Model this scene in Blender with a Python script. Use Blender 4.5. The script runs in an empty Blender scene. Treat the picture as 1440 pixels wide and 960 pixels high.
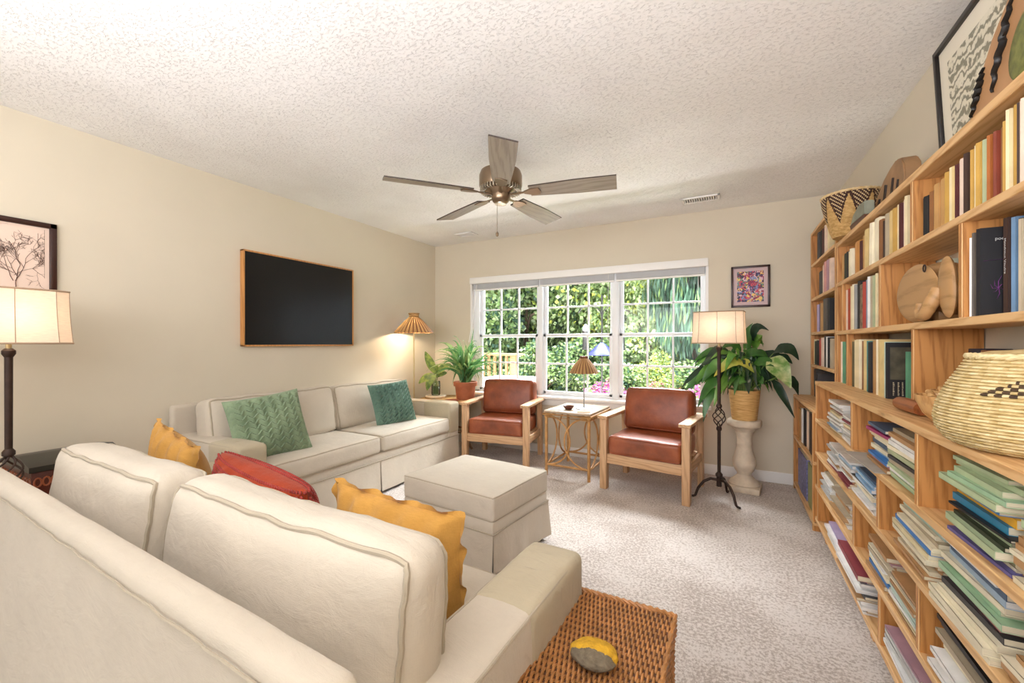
import bpy, bmesh, math, random
from mathutils import Vector, Matrix, noise
PI = math.pi
R = random.Random(7)
S = bpy.context.scene
COL = S.collection

# ------------------------------------------------------------------ camera
F_PX = 586.0
cam_d = bpy.data.cameras.new('camera'); cam = bpy.data.objects.new('camera', cam_d); COL.objects.link(cam)
cam_d.sensor_fit = 'HORIZONTAL'; cam_d.sensor_width = 36.0
cam_d.lens = 36.0 * F_PX / 1440.0
cam_d.shift_y = 2.0 / 1440.0
cam_d.clip_start = 0.02
cam.location = (0, 0, 1.214)
cam.rotation_euler = (PI / 2, 0, math.radians(27.5))
S.camera = cam

# ------------------------------------------------------------------ render look
S.view_settings.view_transform = 'Standard'
S.view_settings.look = 'None'
S.view_settings.gamma = 1.0
S.view_settings.use_curve_mapping = False
S.view_settings.exposure = 0.22
cy = S.cycles
cy.use_denoising = True
cy.max_bounces = 10; cy.diffuse_bounces = 5; cy.glossy_bounces = 4
cy.transmission_bounces = 6; cy.transparent_max_bounces = 16
cy.sample_clamp_indirect = 6.0
cy.caustics_reflective = False; cy.caustics_refractive = False

# ------------------------------------------------------------------ world, sun, daylight, added fill lamps
W = bpy.data.worlds.new('sky'); S.world = W; W.use_nodes = True
bg = W.node_tree.nodes['Background']
bg.inputs[0].default_value = (0.80, 0.90, 1.0, 1); bg.inputs[1].default_value = 2.0

def light(kind, name, loc, energy, color, rot=(0, 0, 0), **kw):
    d = bpy.data.lights.new(name, kind); d.energy = energy; d.color = color
    for k, v in kw.items(): setattr(d, k, v)
    o = bpy.data.objects.new(name, d); COL.objects.link(o); o.location = loc; o.rotation_euler = rot
    return o
light('SUN', 'sun', (0, -5, 10), 5.2, (1.0, 0.95, 0.86), (math.radians(38), 0, math.radians(-35)), angle=0.01)
# skylight above the eaves, coming in through the front window
light('AREA', 'window_daylight', (-1.5, 6.4, 4.1), 2100, (0.90, 0.96, 1.0), (math.radians(-52), 0, 0), shape='RECTANGLE', size=4.2, size_y=2.2)
# added fill lamp set before an invented patio opening behind the camera
light('AREA', 'rear_fill', (-1.3, -4.7, 1.3), 25, (1.0, 0.99, 0.98), (math.radians(90), 0, 0), shape='RECTANGLE', size=3.4, size_y=2.1)
# added fill lamp behind the camera, aimed up and forward into the room
light('AREA', 'camera_fill', (-0.7, -0.6, 1.66), 88, (0.95, 0.95, 1.0), (math.radians(180 - 42), 0, 0), shape='RECTANGLE', size=3.0, size_y=1.0)
# added lamp hidden below the window, brightening the ceiling like sun off the deck
light('AREA', 'low_window_fill', (-1.45, 5.35, -0.05), 520, (1.0, 0.98, 0.99), (math.radians(142), 0, 0), shape='RECTANGLE', size=3.4, size_y=1.3)

# ------------------------------------------------------------------ materials
def lin(c): return c / 12.92 if c <= 0.04045 else ((c + 0.055) / 1.055) ** 2.4
def rgb(h): return tuple(lin(int(h[i:i + 2], 16) / 255) for i in (0, 2, 4)) + (1,)
MATS = {}
class NT:
    def __init__(s, name):
        s.m = bpy.data.materials.new(name); s.m.use_nodes = True
        s.t = s.m.node_tree; s.b = s.t.nodes['Principled BSDF']; s.out = s.t.nodes['Material Output']
    def n(s, typ, **kw):
        nd = s.t.nodes.new(typ)
        for k, v in kw.items():
            if k.startswith('i_'):
                key = k[2:]
                nd.inputs[int(key) if key.isdigit() else key.replace('_', ' ')].default_value = v
            else: setattr(nd, k, v)
        return nd
    def l(s, a, b): s.t.links.new(a, b)
    def coord(s, scale=(1, 1, 1), rot=(0, 0, 0)):
        tc = s.n('ShaderNodeTexCoord'); mp = s.n('ShaderNodeMapping')
        mp.inputs['Scale'].default_value = scale; mp.inputs['Rotation'].default_value = rot
        s.l(tc.outputs['Object'], mp.inputs[0]); return mp.outputs[0]
    def ramp(s, fac, stops):
        r = s.n('ShaderNodeValToRGB'); e = r.color_ramp.elements
        while len(e) < len(stops): e.new(0.5)
        for q, (p, c) in zip(e, stops): q.position = p; q.color = c
        s.l(fac, r.inputs[0]); return r.outputs[0]
    def noise(s, vec, scale, detail=4, rough=0.55):
        t = s.n('ShaderNodeTexNoise'); t.inputs['Scale'].default_value = scale
        t.inputs['Detail'].default_value = detail; t.inputs['Roughness'].default_value = rough
        s.l(vec, t.inputs['Vector']); return t
    def bump(s, h, strength=0.3, dist=0.01, prev=None):
        b = s.n('ShaderNodeBump'); b.inputs['Strength'].default_value = strength; b.inputs['Distance'].default_value = dist
        s.l(h, b.inputs['Height'])
        if prev: s.l(prev, b.inputs['Normal'])
        s.l(b.outputs[0], s.b.inputs['Normal']); return b.outputs[0]

def mul(c, k): return tuple(min(1, x * k) for x in c[:3]) + (1,)
def plain(name, h, rough=0.6, metal=0.0, var=0.12, vs=9.0, bump=0.0, bs=60.0, spec=0.5, coat=0.0):
    if name in MATS: return MATS[name]
    t = NT(name); c = rgb(h)
    v = t.coord(); nz = t.noise(v, vs, 3)
    t.l(t.ramp(nz.outputs['Fac'], [(0.3, mul(c, 1 - var)), (0.7, mul(c, 1 + var))]), t.b.inputs['Base Color'])
    t.b.inputs['Roughness'].default_value = rough; t.b.inputs['Metallic'].default_value = metal
    t.b.inputs['Specular IOR Level'].default_value = spec; t.b.inputs['Coat Weight'].default_value = coat
    if bump: t.bump(t.noise(v, bs, 4).outputs['Fac'], bump, 0.005)
    MATS[name] = t.m; return t.m
def wood(name, h1, h2, axis='y', rough=0.45, rings=1.0, knots=True):
    if name in MATS: return MATS[name]
    t = NT(name); sc = {'x': (0.7, 9, 9), 'y': (9, 0.7, 9), 'z': (9, 9, 0.7)}[axis]
    v = t.coord(tuple(x * 1.6 for x in sc))
    wv = t.n('ShaderNodeTexWave', wave_type='BANDS', bands_direction='DIAGONAL')
    wv.inputs['Scale'].default_value = 1.5 * rings; wv.inputs['Distortion'].default_value = 7.0; wv.inputs['Detail'].default_value = 3.0
    wv.inputs['Detail Scale'].default_value = 1.4
    t.l(v, wv.inputs['Vector'])
    fine = t.noise(t.coord(tuple(x * 7 for x in sc)), 3.0, 5)
    mx = t.n('ShaderNodeMix', data_type='FLOAT'); mx.inputs[0].default_value = 0.55
    t.l(wv.outputs['Fac'], mx.inputs[2]); t.l(fine.outputs['Fac'], mx.inputs[3])
    col = t.ramp(mx.outputs[0], [(0.12, rgb(h2)), (0.5, rgb(h1)), (1.0, mul(rgb(h1), 1.06))])
    if knots:
        vo = t.n('ShaderNodeTexVoronoi', feature='F1'); vo.inputs['Scale'].default_value = 1.0
        t.l(t.coord({'x': (1.6, 7, 7), 'y': (7, 1.6, 7), 'z': (7, 7, 1.6)}[axis]), vo.inputs['Vector'])
        k = t.ramp(vo.outputs['Distance'], [(0.03, (.8, .8, .8, 1)), (0.07, (0, 0, 0, 1))])
        mc = t.n('ShaderNodeMix', data_type='RGBA'); t.l(k, mc.inputs[0]); t.l(col, mc.inputs[6]); mc.inputs[7].default_value = mul(rgb(h2), 0.35)
        col = mc.outputs[2]
    t.l(col, t.b.inputs['Base Color']); t.b.inputs['Roughness'].default_value = rough
    t.bump(mx.outputs[0], 0.12, 0.003)
    MATS[name] = t.m; return t.m
def fabric(name, h, var=0.06, weave=420.0, wr=0.5, rough=0.95, sheen=0.15, h2=None):
    if name in MATS: return MATS[name]
    t = NT(name); c = rgb(h); v = t.coord()
    nz = t.noise(v, 5.0, 4)
    st = t.noise(t.coord((60, 60, 900)), 1.0, 2); st2 = t.noise(t.coord((900, 900, 60)), 1.0, 2)
    a = t.n('ShaderNodeMath', operation='ADD'); t.l(st.outputs['Fac'], a.inputs[0]); t.l(st2.outputs['Fac'], a.inputs[1])
    m = t.n('ShaderNodeMath', operation='MULTIPLY_ADD'); m.inputs[1].default_value = 0.3; t.l(a.outputs[0], m.inputs[0]); t.l(nz.outputs['Fac'], m.inputs[2])
    t.l(t.ramp(m.outputs[0], [(0.55, mul(rgb(h2) if h2 else c, 1 - var)), (1.05, mul(c, 1 + var))]), t.b.inputs['Base Color'])
    t.b.inputs['Roughness'].default_value = rough; t.b.inputs['Sheen Weight'].default_value = sheen
    t.b.inputs['Specular IOR Level'].default_value = 0.15
    b1 = t.bump(t.noise(v, 7.0, 3).outputs['Fac'], 0.5 * wr, 0.03)
    wk = t.noise(t.coord((9, 26, 14), (.4, .2, .5)), 1.0, 4, .6); wk.inputs['Distortion'].default_value = 1.2
    b1 = t.bump(wk.outputs['Fac'], 0.45 * wr, 0.014, b1)
    t.bump(a.outputs[0], 0.25, 0.002, b1)
    MATS[name] = t.m; return t.m
def glass(name, tint=(1, 1, 1, 1), ior=1.2):
    if name in MATS: return MATS[name]
    t = NT(name)
    tr = t.n('ShaderNodeBsdfTransparent'); tr.inputs[0].default_value = tint
    gl = t.n('ShaderNodeBsdfGlossy'); gl.inputs['Roughness'].default_value = 0.02
    fr = t.n('ShaderNodeFresnel'); fr.inputs[0].default_value = ior
    mx = t.n('ShaderNodeMixShader'); t.l(fr.outputs[0], mx.inputs[0]); t.l(tr.outputs[0], mx.inputs[1]); t.l(gl.outputs[0], mx.inputs[2])
    t.l(mx.outputs[0], t.out.inputs[0]); t.t.nodes.remove(t.b)
    MATS[name] = t.m; return t.m
def shade_mat(name, h, trans=0.5, stripes=0):
    if name in MATS: return MATS[name]
    t = NT(name); c = rgb(h)
    d = t.n('ShaderNodeBsdfDiffuse'); tl = t.n('ShaderNodeBsdfTranslucent'); mx = t.n('ShaderNodeMixShader')
    v = t.coord((40, 40, 300)); nz = t.noise(v, 1.0, 3)
    col = t.ramp(nz.outputs['Fac'], [(0.3, mul(c, 0.9)), (0.7, mul(c, 1.05))])
    t.l(col, d.inputs[0]); t.l(col, tl.inputs[0]); mx.inputs[0].default_value = trans
    t.l(d.outputs[0], mx.inputs[1]); t.l(tl.outputs[0], mx.inputs[2]); t.l(mx.outputs[0], t.out.inputs[0]); t.t.nodes.remove(t.b)
    MATS[name] = t.m; return t.m
def leafmat(name, h, h2=None, rough=0.4, trans=0.25, sc=14.0):
    if name in MATS: return MATS[name]
    t = NT(name); c = rgb(h); c2 = rgb(h2) if h2 else mul(c, 0.6)
    nz = t.noise(t.coord(), sc, 3)
    col = t.ramp(nz.outputs['Fac'], [(0.35, c2), (0.65, c)])
    t.l(col, t.b.inputs['Base Color']); t.b.inputs['Roughness'].default_value = rough
    tl = t.n('ShaderNodeBsdfTranslucent'); t.l(col, tl.inputs[0]); mx = t.n('ShaderNodeMixShader'); mx.inputs[0].default_value = trans
    t.l(t.b.outputs[0], mx.inputs[1]); t.l(tl.outputs[0], mx.inputs[2]); t.l(mx.outputs[0], t.out.inputs[0])
    MATS[name] = t.m; return t.m

# ------------------------------------------------------------------ mesh builder
class MB:
    def __init__(s): s.bm = bmesh.new()
    def xf(s, verts, rot=None, loc=None, pivot=None):
        M = Matrix()
        if rot is not None:
            from mathutils import Euler
            M = Euler(rot).to_matrix().to_4x4()
            if pivot: M = Matrix.Translation(pivot) @ M @ Matrix.Translation(-Vector(pivot))
        if loc: M = Matrix.Translation(loc) @ M
        bmesh.ops.transform(s.bm, matrix=M, verts=verts)
    def box(s, lo, hi, bev=0.0, mi=0, seg=2, rot=None, pivot=None):
        r = bmesh.ops.create_cube(s.bm, size=1.0); vs = r['verts']
        c = [(a + b) / 2 for a, b in zip(lo, hi)]; d = [max(1e-5, abs(b - a)) for a, b in zip(lo, hi)]
        bmesh.ops.transform(s.bm, matrix=Matrix.Translation(c) @ Matrix.Diagonal(d + [1]), verts=vs)
        fs = list({f for v in vs for f in v.link_faces})
        if bev > 0:
            es = list({e for v in vs for e in v.link_edges})
            q = bmesh.ops.bevel(s.bm, geom=es, offset=min(bev, min(d) * 0.45), segments=seg, affect='EDGES', profile=0.5)
            fs = list(set(q['faces']) | {f for f in fs if f.is_valid}); vs = list({v for f in fs for v in f.verts})
            vs = list(set(vs) | {v for f in fs for v in f.verts})
        for f in fs: f.material_index = mi
        if rot is not None: s.xf(vs, rot, None, pivot or c)
        return vs
    def grid(s, fn, nu, nv, mi=0, wu=False, wv=False, mif=None):
        mu, mv = nu + (0 if wu else 1), nv + (0 if wv else 1)
        V = [[s.bm.verts.new(fn(i / nu, j / nv)) for j in range(mv)] for i in range(mu)]
        for i in range(nu):
            for j in range(nv):
                a, b, c, d = V[i][j], V[(i + 1) % mu][j], V[(i + 1) % mu][(j + 1) % mv], V[i][(j + 1) % mv]
                try:
                    f = s.bm.faces.new((a, b, c, d)); f.material_index = mif(i, j) if mif else mi
                except ValueError: pass
        return V
    def tube(s, pts, r, seg=8, mi=0, closed=False, caps=True, flat=None):
        pts = [Vector(p) for p in pts]; n = len(pts)
        rr = r if isinstance(r, (list, tuple)) else [r] * n
        rings = []; prev = None
        for i, p in enumerate(pts):
            a = pts[(i - 1) % n] if (closed or i > 0) else p; b = pts[(i + 1) % n] if (closed or i < n - 1) else p
            t = (b - a)
            t = t.normalized() if t.length > 1e-9 else Vector((0, 0, 1))
            if prev is None:
                u = t.cross(Vector((0, 0, 1)))
                if u.length < 1e-3: u = t.cross(Vector((1, 0, 0)))
            else: u = prev - t * prev.dot(t)
            u = u.normalized() if u.length > 1e-9 else Vector((1, 0, 0)); prev = u
            w = t.cross(u); k = flat or 1.0
            rings.append([s.bm.verts.new(p + u * math.cos(2 * PI * q / seg) * rr[i] + w * math.sin(2 * PI * q / seg) * rr[i] * k) for q in range(seg)])
        for i in range(n if closed else n - 1):
            A, B = rings[i], rings[(i + 1) % n]
            for q in range(seg):
                f = s.bm.faces.new((A[q], A[(q + 1) % seg], B[(q + 1) % seg], B[q])); f.material_index = mi
        if caps and not closed:
            for ring, rev in ((rings[0], True), (rings[-1], False)):
                try:
                    f = s.bm.faces.new(ring[::-1] if rev else ring); f.material_index = mi
                except ValueError: pass
        return [v for r_ in rings for v in r_]
    def lathe(s, prof, c=(0, 0, 0), seg=32, mi=0, sx=1.0, sy=1.0, fn=None, cap=True):
        rings = []
        for j, (r, z) in enumerate(prof):
            ring = []
            for q in range(seg):
                a = 2 * PI * q / seg; k = fn(a, j / (len(prof) - 1), z) if fn else 1.0
                ring.append(s.bm.verts.new((c[0] + math.cos(a) * r * sx * k, c[1] + math.sin(a) * r * sy * k, c[2] + z)))
            rings.append(ring)
        for A, B in zip(rings, rings[1:]):
            for q in range(seg):
                f = s.bm.faces.new((A[q], A[(q + 1) % seg], B[(q + 1) % seg], B[q])); f.material_index = mi
        if cap:
            for ring, rev in ((rings[0], True), (rings[-1], False)):
                f = s.bm.faces.new(ring[::-1] if rev else ring); f.material_index = mi
        return [v for r_ in rings for v in r_]
    def prism(s, poly, axis, lo, hi, mi=0):
        def P(a, b, t): return {'x': (t, a, b), 'y': (a, t, b), 'z': (a, b, t)}[axis]
        A = [s.bm.verts.new(P(a, b, lo)) for a, b in poly]; B = [s.bm.verts.new(P(a, b, hi)) for a, b in poly]
        n = len(poly)
        for f in (s.bm.faces.new(A), s.bm.faces.new(B[::-1])): f.material_index = mi
        for i in range(n):
            f = s.bm.faces.new((A[i], B[i], B[(i + 1) % n], A[(i + 1) % n])); f.material_index = mi
        return A + B
    def ball(s, c, r, mi=0, sub=2, sc=(1, 1, 1)):
        q = bmesh.ops.create_icosphere(s.bm, subdivisions=sub, radius=r); vs = q['verts']
        bmesh.ops.transform(s.bm, matrix=Matrix.Translation(c) @ Matrix.Diagonal(list(sc) + [1]), verts=vs)
        for f in {f for v in vs for f in v.link_faces}: f.material_index = mi
        return vs
    def leaf(s, pts, w, mi=0, up=(0, 0, 1), fold=0.15, n=8, prof=None, side=None, wave=0.0):
        P = [Vector(p) for p in pts]
        def bez(t):
            Q = P[:]
            while len(Q) > 1: Q = [a.lerp(b, t) for a, b in zip(Q, Q[1:])]
            return Q[0]
        prev = None; L = []
        for i in range(n + 1):
            t = i / n; p = bez(t); tg = (bez(min(1, t + 0.02)) - bez(max(0, t - 0.02)))
            tg = tg.normalized() if tg.length > 1e-9 else Vector((0, 0, 1))
            sd = Vector(side) if side else tg.cross(Vector(up))
            if sd.length < 1e-3: sd = tg.cross(Vector((0, 1, 0.01)))
            sd = (sd - tg * sd.dot(tg)).normalized()
            if prev is not None and sd.dot(prev) < 0: sd = -sd
            prev = sd; nn = sd.cross(tg)
            if nn.z < 0: nn = -nn
            ww = w * (prof(t) if prof else math.sin(PI * min(1, max(0, t * 0.97 + 0.015))) ** 0.75)
            wv = wave * math.sin(t * 17) * ww
            L.append((s.bm.verts.new(p + sd * ww + nn * (ww * fold + wv)), s.bm.verts.new(p), s.bm.verts.new(p - sd * ww + nn * (ww * fold - wv))))
        for A, B in zip(L, L[1:]):
            for a, b in ((0, 1), (1, 2)):
                try:
                    f = s.bm.faces.new((A[a], A[b], B[b], B[a])); f.material_index = mi
                except ValueError: pass
    def build(s, name, mats, parent=None, off=(0, 0, 0), smooth=True, angle=40, mesh_only=False):
        bmesh.ops.recalc_face_normals(s.bm, faces=s.bm.faces[:]) if not getattr(s, 'norecalc', False) else None
        if any(off): bmesh.ops.translate(s.bm, verts=s.bm.verts[:], vec=-Vector(off))
        me = bpy.data.meshes.new(name); s.bm.to_mesh(me); s.bm.free()
        for m in (mats if isinstance(mats, (list, tuple)) else [mats]): me.materials.append(m)
        if smooth:
            me.polygons.foreach_set('use_smooth', [True] * len(me.polygons))
            try: me.set_sharp_from_angle(angle=math.radians(angle))
            except Exception: pass
        if mesh_only: return me
        o = bpy.data.objects.new(name, me); COL.objects.link(o)
        if parent: o.parent = parent
        return o

def tag(o, label, cat, group=None, kind=None):
    o['label'] = label; o['category'] = cat
    if group: o['group'] = group
    if kind: o['kind'] = kind
    return o
def thing(name, label, cat, loc=(0, 0, 0), rz=0.0, group=None):
    o = bpy.data.objects.new(name, None); COL.objects.link(o); o.location = loc; o.rotation_euler = (0, 0, rz)
    o.empty_display_size = 0.1
    return tag(o, label, cat, group)
def solo(mb, name, mats, label, cat, group=None, **kw):
    vs = mb.bm.verts; xs = [v.co.x for v in vs]; ys = [v.co.y for v in vs]; zs = [v.co.z for v in vs]
    off = ((min(xs) + max(xs)) / 2, (min(ys) + max(ys)) / 2, min(zs))
    o = mb.build(name, mats, None, off, **kw); o.location = off
    return tag(o, label, cat, group)
def struct(mb, name, mats, parent=None, label=None, **kw):
    o = mb.build(name, mats, parent, **kw)
    if not parent: o['kind'] = 'structure'
    if label: o['label'] = label
    return o
def dup(o, parent=None):
    c = o.copy(); COL.objects.link(c)
    if parent: c.parent = parent
    for ch in list(o.children): dup(ch, c)
    return c

def cushion_map(a, b, c, r, crown=(0, 0, 0), wr=0.0, seed=0.0, sag=0.0):
    """maps a point on the surface of a box of half sizes (a,b,c) to a soft cushion surface"""
    def f(p):
        q = Vector((max(-a + r, min(a - r, p[0])), max(-b + r, min(b - r, p[1])), max(-c + r, min(c - r, p[2]))))
        d = Vector(p) - q
        o = q + (d.normalized() * r if d.length > 1e-9 else d)
        x, y, z = o.x / a, o.y / b, o.z / c
        o.x += crown[0] * x * max(0, 1 - y * y) * max(0, 1 - z * z)
        o.y += crown[1] * y * max(0, 1 - x * x) * max(0, 1 - z * z)
        o.z += crown[2] * z * max(0, 1 - x ** 4) * max(0, 1 - y ** 4)
        if sag: o.z -= sag * (1 - x * x) * (0.5 + 0.5 * z)
        if wr:
            k = noise.noise_vector(Vector((o.x * 5 + seed, o.y * 5, o.z * 5))) + 0.5 * noise.noise_vector(Vector((o.x * 13 + seed, o.y * 13, o.z * 13)))
            o += k * wr
        return o
    return f
def axis_pts(a, r, n):
    e = [-a, -a + r * 0.3, -a + r * 0.65, -a + r]
    m = [-a + r + (2 * a - 2 * r) * i / n for i in range(1, n)]
    return e + m + [-x for x in e[::-1]]
def cushion(mb, a, b, c, r, fmap, mi=0, n=(10, 8, 4)):
    ax = [axis_pts(h, r, k) for h, k in zip((a, b, c), n)]
    cache = {}
    def V(p):
        key = tuple(round(x, 5) for x in p)
        if key not in cache: cache[key] = mb.bm.verts.new(fmap(p))
        return cache[key]
    h = (a, b, c)
    for k in range(3):
        i, j = [(1, 2), (0, 2), (0, 1)][k]
        for sg in (-1, 1):
            for p in range(len(ax[i]) - 1):
                for q in range(len(ax[j]) - 1):
                    def pt(u, v):
                        x = [0, 0, 0]; x[k] = sg * h[k]; x[i] = u; x[j] = v; return tuple(x)
                    vs = [V(pt(ax[i][p], ax[j][q])), V(pt(ax[i][p + 1], ax[j][q])), V(pt(ax[i][p + 1], ax[j][q + 1])), V(pt(ax[i][p], ax[j][q + 1]))]
                    if len(set(vs)) < 4: continue
                    try:
                        f = mb.bm.faces.new(vs); f.material_index = mi
                    except ValueError: pass
    return list(cache.values())
def rim(a, b, c, fmap, k, sg, n=28):
    """welt path round the edge of face k,sg of a cushion"""
    i, j = [(1, 2), (0, 2), (0, 1)][k]; h = (a, b, c); out = []
    cs = [(-1, -1), (1, -1), (1, 1), (-1, 1)]
    for m in range(4):
        (u0, v0), (u1, v1) = cs[m], cs[(m + 1) % 4]
        for t in range(n):
            s_ = t / n; x = [0, 0, 0]; x[k] = sg * h[k]; x[i] = h[i] * (u0 + (u1 - u0) * s_); x[j] = h[j] * (v0 + (v1 - v0) * s_)
            out.append(fmap(x))
    return out
def pillow(mb, a, b, T, mi=0, n=28, wr=0.004, pinch=0.07, detail=None, seed=0.0, pw=0.55, side=(1, -1), mis=None):
    """knife-edge pillow in the XZ plane, front towards -Y; half sizes a (x), b (z), half thickness T"""
    for sg in side:
        def fn(u, v):
            u = 2 * u - 1; v = 2 * v - 1
            h = T * (max(0, 1 - u * u) * max(0, 1 - v * v)) ** pw
            x = a * u * (1 - pinch * (1 - v * v)); z = b * v * (1 - pinch * (1 - u * u))
            if detail and sg > 0: h += detail(u, v) * min(1, 8 * (1 - abs(u))) * min(1, 8 * (1 - abs(v)))
            k = noise.noise_vector(Vector((x * 8 + seed, z * 8, sg * 3.0)))
            e = min(1, 6 * (1 - max(abs(u), abs(v))))
            return Vector((x, -sg * h, z)) + k * wr * e
        mb.grid(fn, n, n, mi if mis is None else mis[0 if sg > 0 else 1])
# ------------------------------------------------------------------ shared materials
M_WALL = plain('wall_paint', 'd6ccb8', 0.9, var=0.015, vs=3, bump=0.05, bs=220, spec=0.2)
M_WHITE = plain('white_paint', 'f1efeb', 0.45, var=0.01)
M_VINYL = plain('white_vinyl', 'eef0f2', 0.35, var=0.01)
def ceiling_mat():
    t = NT('stippled_ceiling'); v = t.coord()
    n1 = t.noise(v, 60, 5, 0.65); n2 = t.noise(v, 2.2, 3)
    st = t.noise(t.coord((60, 95, 80)), 1.0, 5, 0.72)
    h = t.ramp(st.outputs['Fac'], [(0.36, (0, 0, 0, 1)), (0.46, (1, 1, 1, 1))])
    t.l(t.ramp(n2.outputs['Fac'], [(0.3, rgb('edebe8')), (0.7, rgb('f6f5f3'))]), t.b.inputs['Base Color'])
    t.b.inputs['Roughness'].default_value = 0.95; t.b.inputs['Specular IOR Level'].default_value = 0.1
    b = t.bump(h, 0.58, 0.008); t.bump(n1.outputs['Fac'], 0.25, 0.008, b)
    return t.m
def carpet_mat():
    t = NT('carpet_pile'); v = t.coord()
    f = t.noise(v, 260, 4, 0.75); m = t.noise(v, 75, 4, 0.7); big = t.noise(v, 2.6, 5, 0.6)
    a = t.n('ShaderNodeMath', operation='MULTIPLY_ADD'); a.inputs[1].default_value = 0.55
    t.l(f.outputs['Fac'], a.inputs[0]); t.l(m.outputs['Fac'], a.inputs[2])
    b = t.n('ShaderNodeMath', operation='MULTIPLY_ADD'); b.inputs[1].default_value = 0.42
    t.l(big.outputs['Fac'], b.inputs[0]); t.l(a.outputs[0], b.inputs[2])
    t.l(t.ramp(b.outputs[0], [(0.66, rgb('8b7c70')), (0.98, rgb('c3b5aa')), (1.26, rgb('ded4cc'))]), t.b.inputs['Base Color'])
    t.b.inputs['Roughness'].default_value = 1.0; t.b.inputs['Sheen Weight'].default_value = 0.2; t.b.inputs['Specular IOR Level'].default_value = 0.05
    q = t.bump(a.outputs[0], 0.7, 0.012); t.bump(big.outputs['Fac'], 0.3, 0.05, q)
    return t.m
M_CEIL = ceiling_mat(); M_CARPET = carpet_mat()

# ------------------------------------------------------------------ room shell
XL, XR, YF, YB, ZC = -3.33, 0.79, 4.27, -4.9, 2.44
m = MB(); m.box((XL - .12, YB - .12, -.12), (XR + .12, YF + .15, 0)); struct(m, 'floor', M_CARPET, smooth=False)
m = MB(); m.box((XL - .12, YB - .12, ZC), (XR + .12, YF + .15, ZC + .12)); struct(m, 'ceiling', M_CEIL, smooth=False)
m = MB(); m.box((XL - .12, YB, 0), (XL, YF, ZC)); struct(m, 'wall_left', M_WALL, smooth=False)
m = MB(); m.box((XR, YB, 0), (XR + .12, YF, ZC)); struct(m, 'wall_right', M_WALL, smooth=False)
WX0, WX1, WZ0, WZ1 = -2.79, -0.17, 0.63, 2.0
m = MB(); y0, y1 = YF, YF + .15
m.box((XL - .12, y0, 0), (WX0, y1, ZC)); m.box((WX1, y0, 0), (XR + .12, y1, ZC)); m.box((WX0, y0, 0), (WX1, y1, WZ0)); m.box((WX0, y0, WZ1), (WX1, y1, ZC))
struct(m, 'wall_front', M_WALL, smooth=False)
m = MB(); m.box((XL - .12, YB - .12, 0), (-3.05, YB, ZC)); m.box((.45, YB - .12, 0), (XR + .12, YB, ZC)); m.box((-3.05, YB - .12, 2.35), (.45, YB, ZC))
struct(m, 'wall_rear', M_WALL, smooth=False)
def baseboard(name, lo, hi):
    m = MB(); m.box(lo, hi, 0.006); struct(m, name, M_WHITE)
baseboard('baseboard_left', (XL, YB, 0), (XL + .014, YF, .095))
baseboard('baseboard_right', (XR - .014, YB, 0), (XR, YF, .095))
baseboard('baseboard_front', (XL + .014, YF - .014, 0), (XR - .014, YF, .095))

# window trim: reveal lining, stool, apron, valance
m = MB()
m.box((WX0 - .002, YF - .004, WZ0), (WX0 + .02, y1, WZ1)); m.box((WX1 - .02, YF - .004, WZ0), (WX1 + .002, y1, WZ1)); m.box((WX0, YF - .004, WZ1 - .02), (WX1, y1, WZ1 + .002))
struct(m, 'trim_1', M_WHITE)
m = MB(); m.box((WX0 - .03, YF - .075, WZ0 - .03), (WX1 + .03, YF + .14, WZ0 + .002), .008); struct(m, 'trim_2', M_WHITE)
m = MB(); m.box((WX0, YF - .016, WZ0 - .10), (WX1, YF, WZ0 - .03), .004); struct(m, 'trim_3', M_WHITE)
m = MB(); m.box((WX0, YF - .028, 1.925), (WX1, YF + .012, 2.0), .006); struct(m, 'trim_4', M_WHITE)
units = [(-2.66, -1.95), (-1.82, -1.107), (-0.97, -0.241)]
GY = 4.36; M_GLASS = glass('window_glass')
m = MB()
for xa, xb in ((-1.90, -1.87), (-1.053, -1.024)): m.box((xa - .015, GY - .055, WZ0), (xb + .015, GY + .05, 1.98), .006)
struct(m, 'trim_5', M_VINYL)
for k, (xa, xb) in enumerate(units):
    fx0, fx1 = (WX0 + .02 if k == 0 else xa - .05), (WX1 - .02 if k == 2 else xb + .05)
    root = bpy.data.objects.new('window_%d' % (k + 1), None); COL.objects.link(root); root.location = ((xa + xb) / 2, GY, WZ0); root['kind'] = 'structure'
    off = root.location
    f = MB(); zb, zt, zm = WZ0, 1.98, 1.297
    f.box((fx0, GY - .045, zb), (xa - .032, GY + .045, zt), .006); f.box((xb + .032, GY - .045, zb), (fx1, GY + .045, zt), .006)
    f.box((fx0, GY - .045, zt - .04), (fx1, GY + .045, zt), .005); f.box((fx0, GY - .045, zb), (fx1, GY + .045, zb + .02), .005)
    f.build('window_frame', M_VINYL, root, off)
    for nm, z0, z1, yy in (('lower_sash', zb + .018, zm + .018, GY - .02), ('upper_sash', zm - .018, zt - .035, GY + .018)):
        s_ = MB(); t = .032
        s_.box((xa - t, yy - .017, z0), (xa, yy + .017, z1), .004); s_.box((xb, yy - .017, z0), (xb + t, yy + .017, z1), .004)
        s_.box((xa - t, yy - .017, z0), (xb + t, yy + .017, z0 + t), .004); s_.box((xa - t, yy - .017, z1 - t), (xb + t, yy + .017, z1), .004)
        for c in (1, 2):
            xx = xa + (xb - xa) * c / 3; s_.box((xx - .009, yy - .010, z0 + .01), (xx + .009, yy + .010, z1 - .01), .003)
        zz = (z0 + z1) / 2; s_.box((xa, yy - .010, zz - .009), (xb, yy + .010, zz + .009), .003)
        so = s_.build(nm, M_VINYL, root, off)
        g = MB(); g.box((xa - .01, yy - .002, z0 + t - .006), (xb + .01, yy + .002, z1 - t + .006)); g.build('pane', M_GLASS, so, off)
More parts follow.
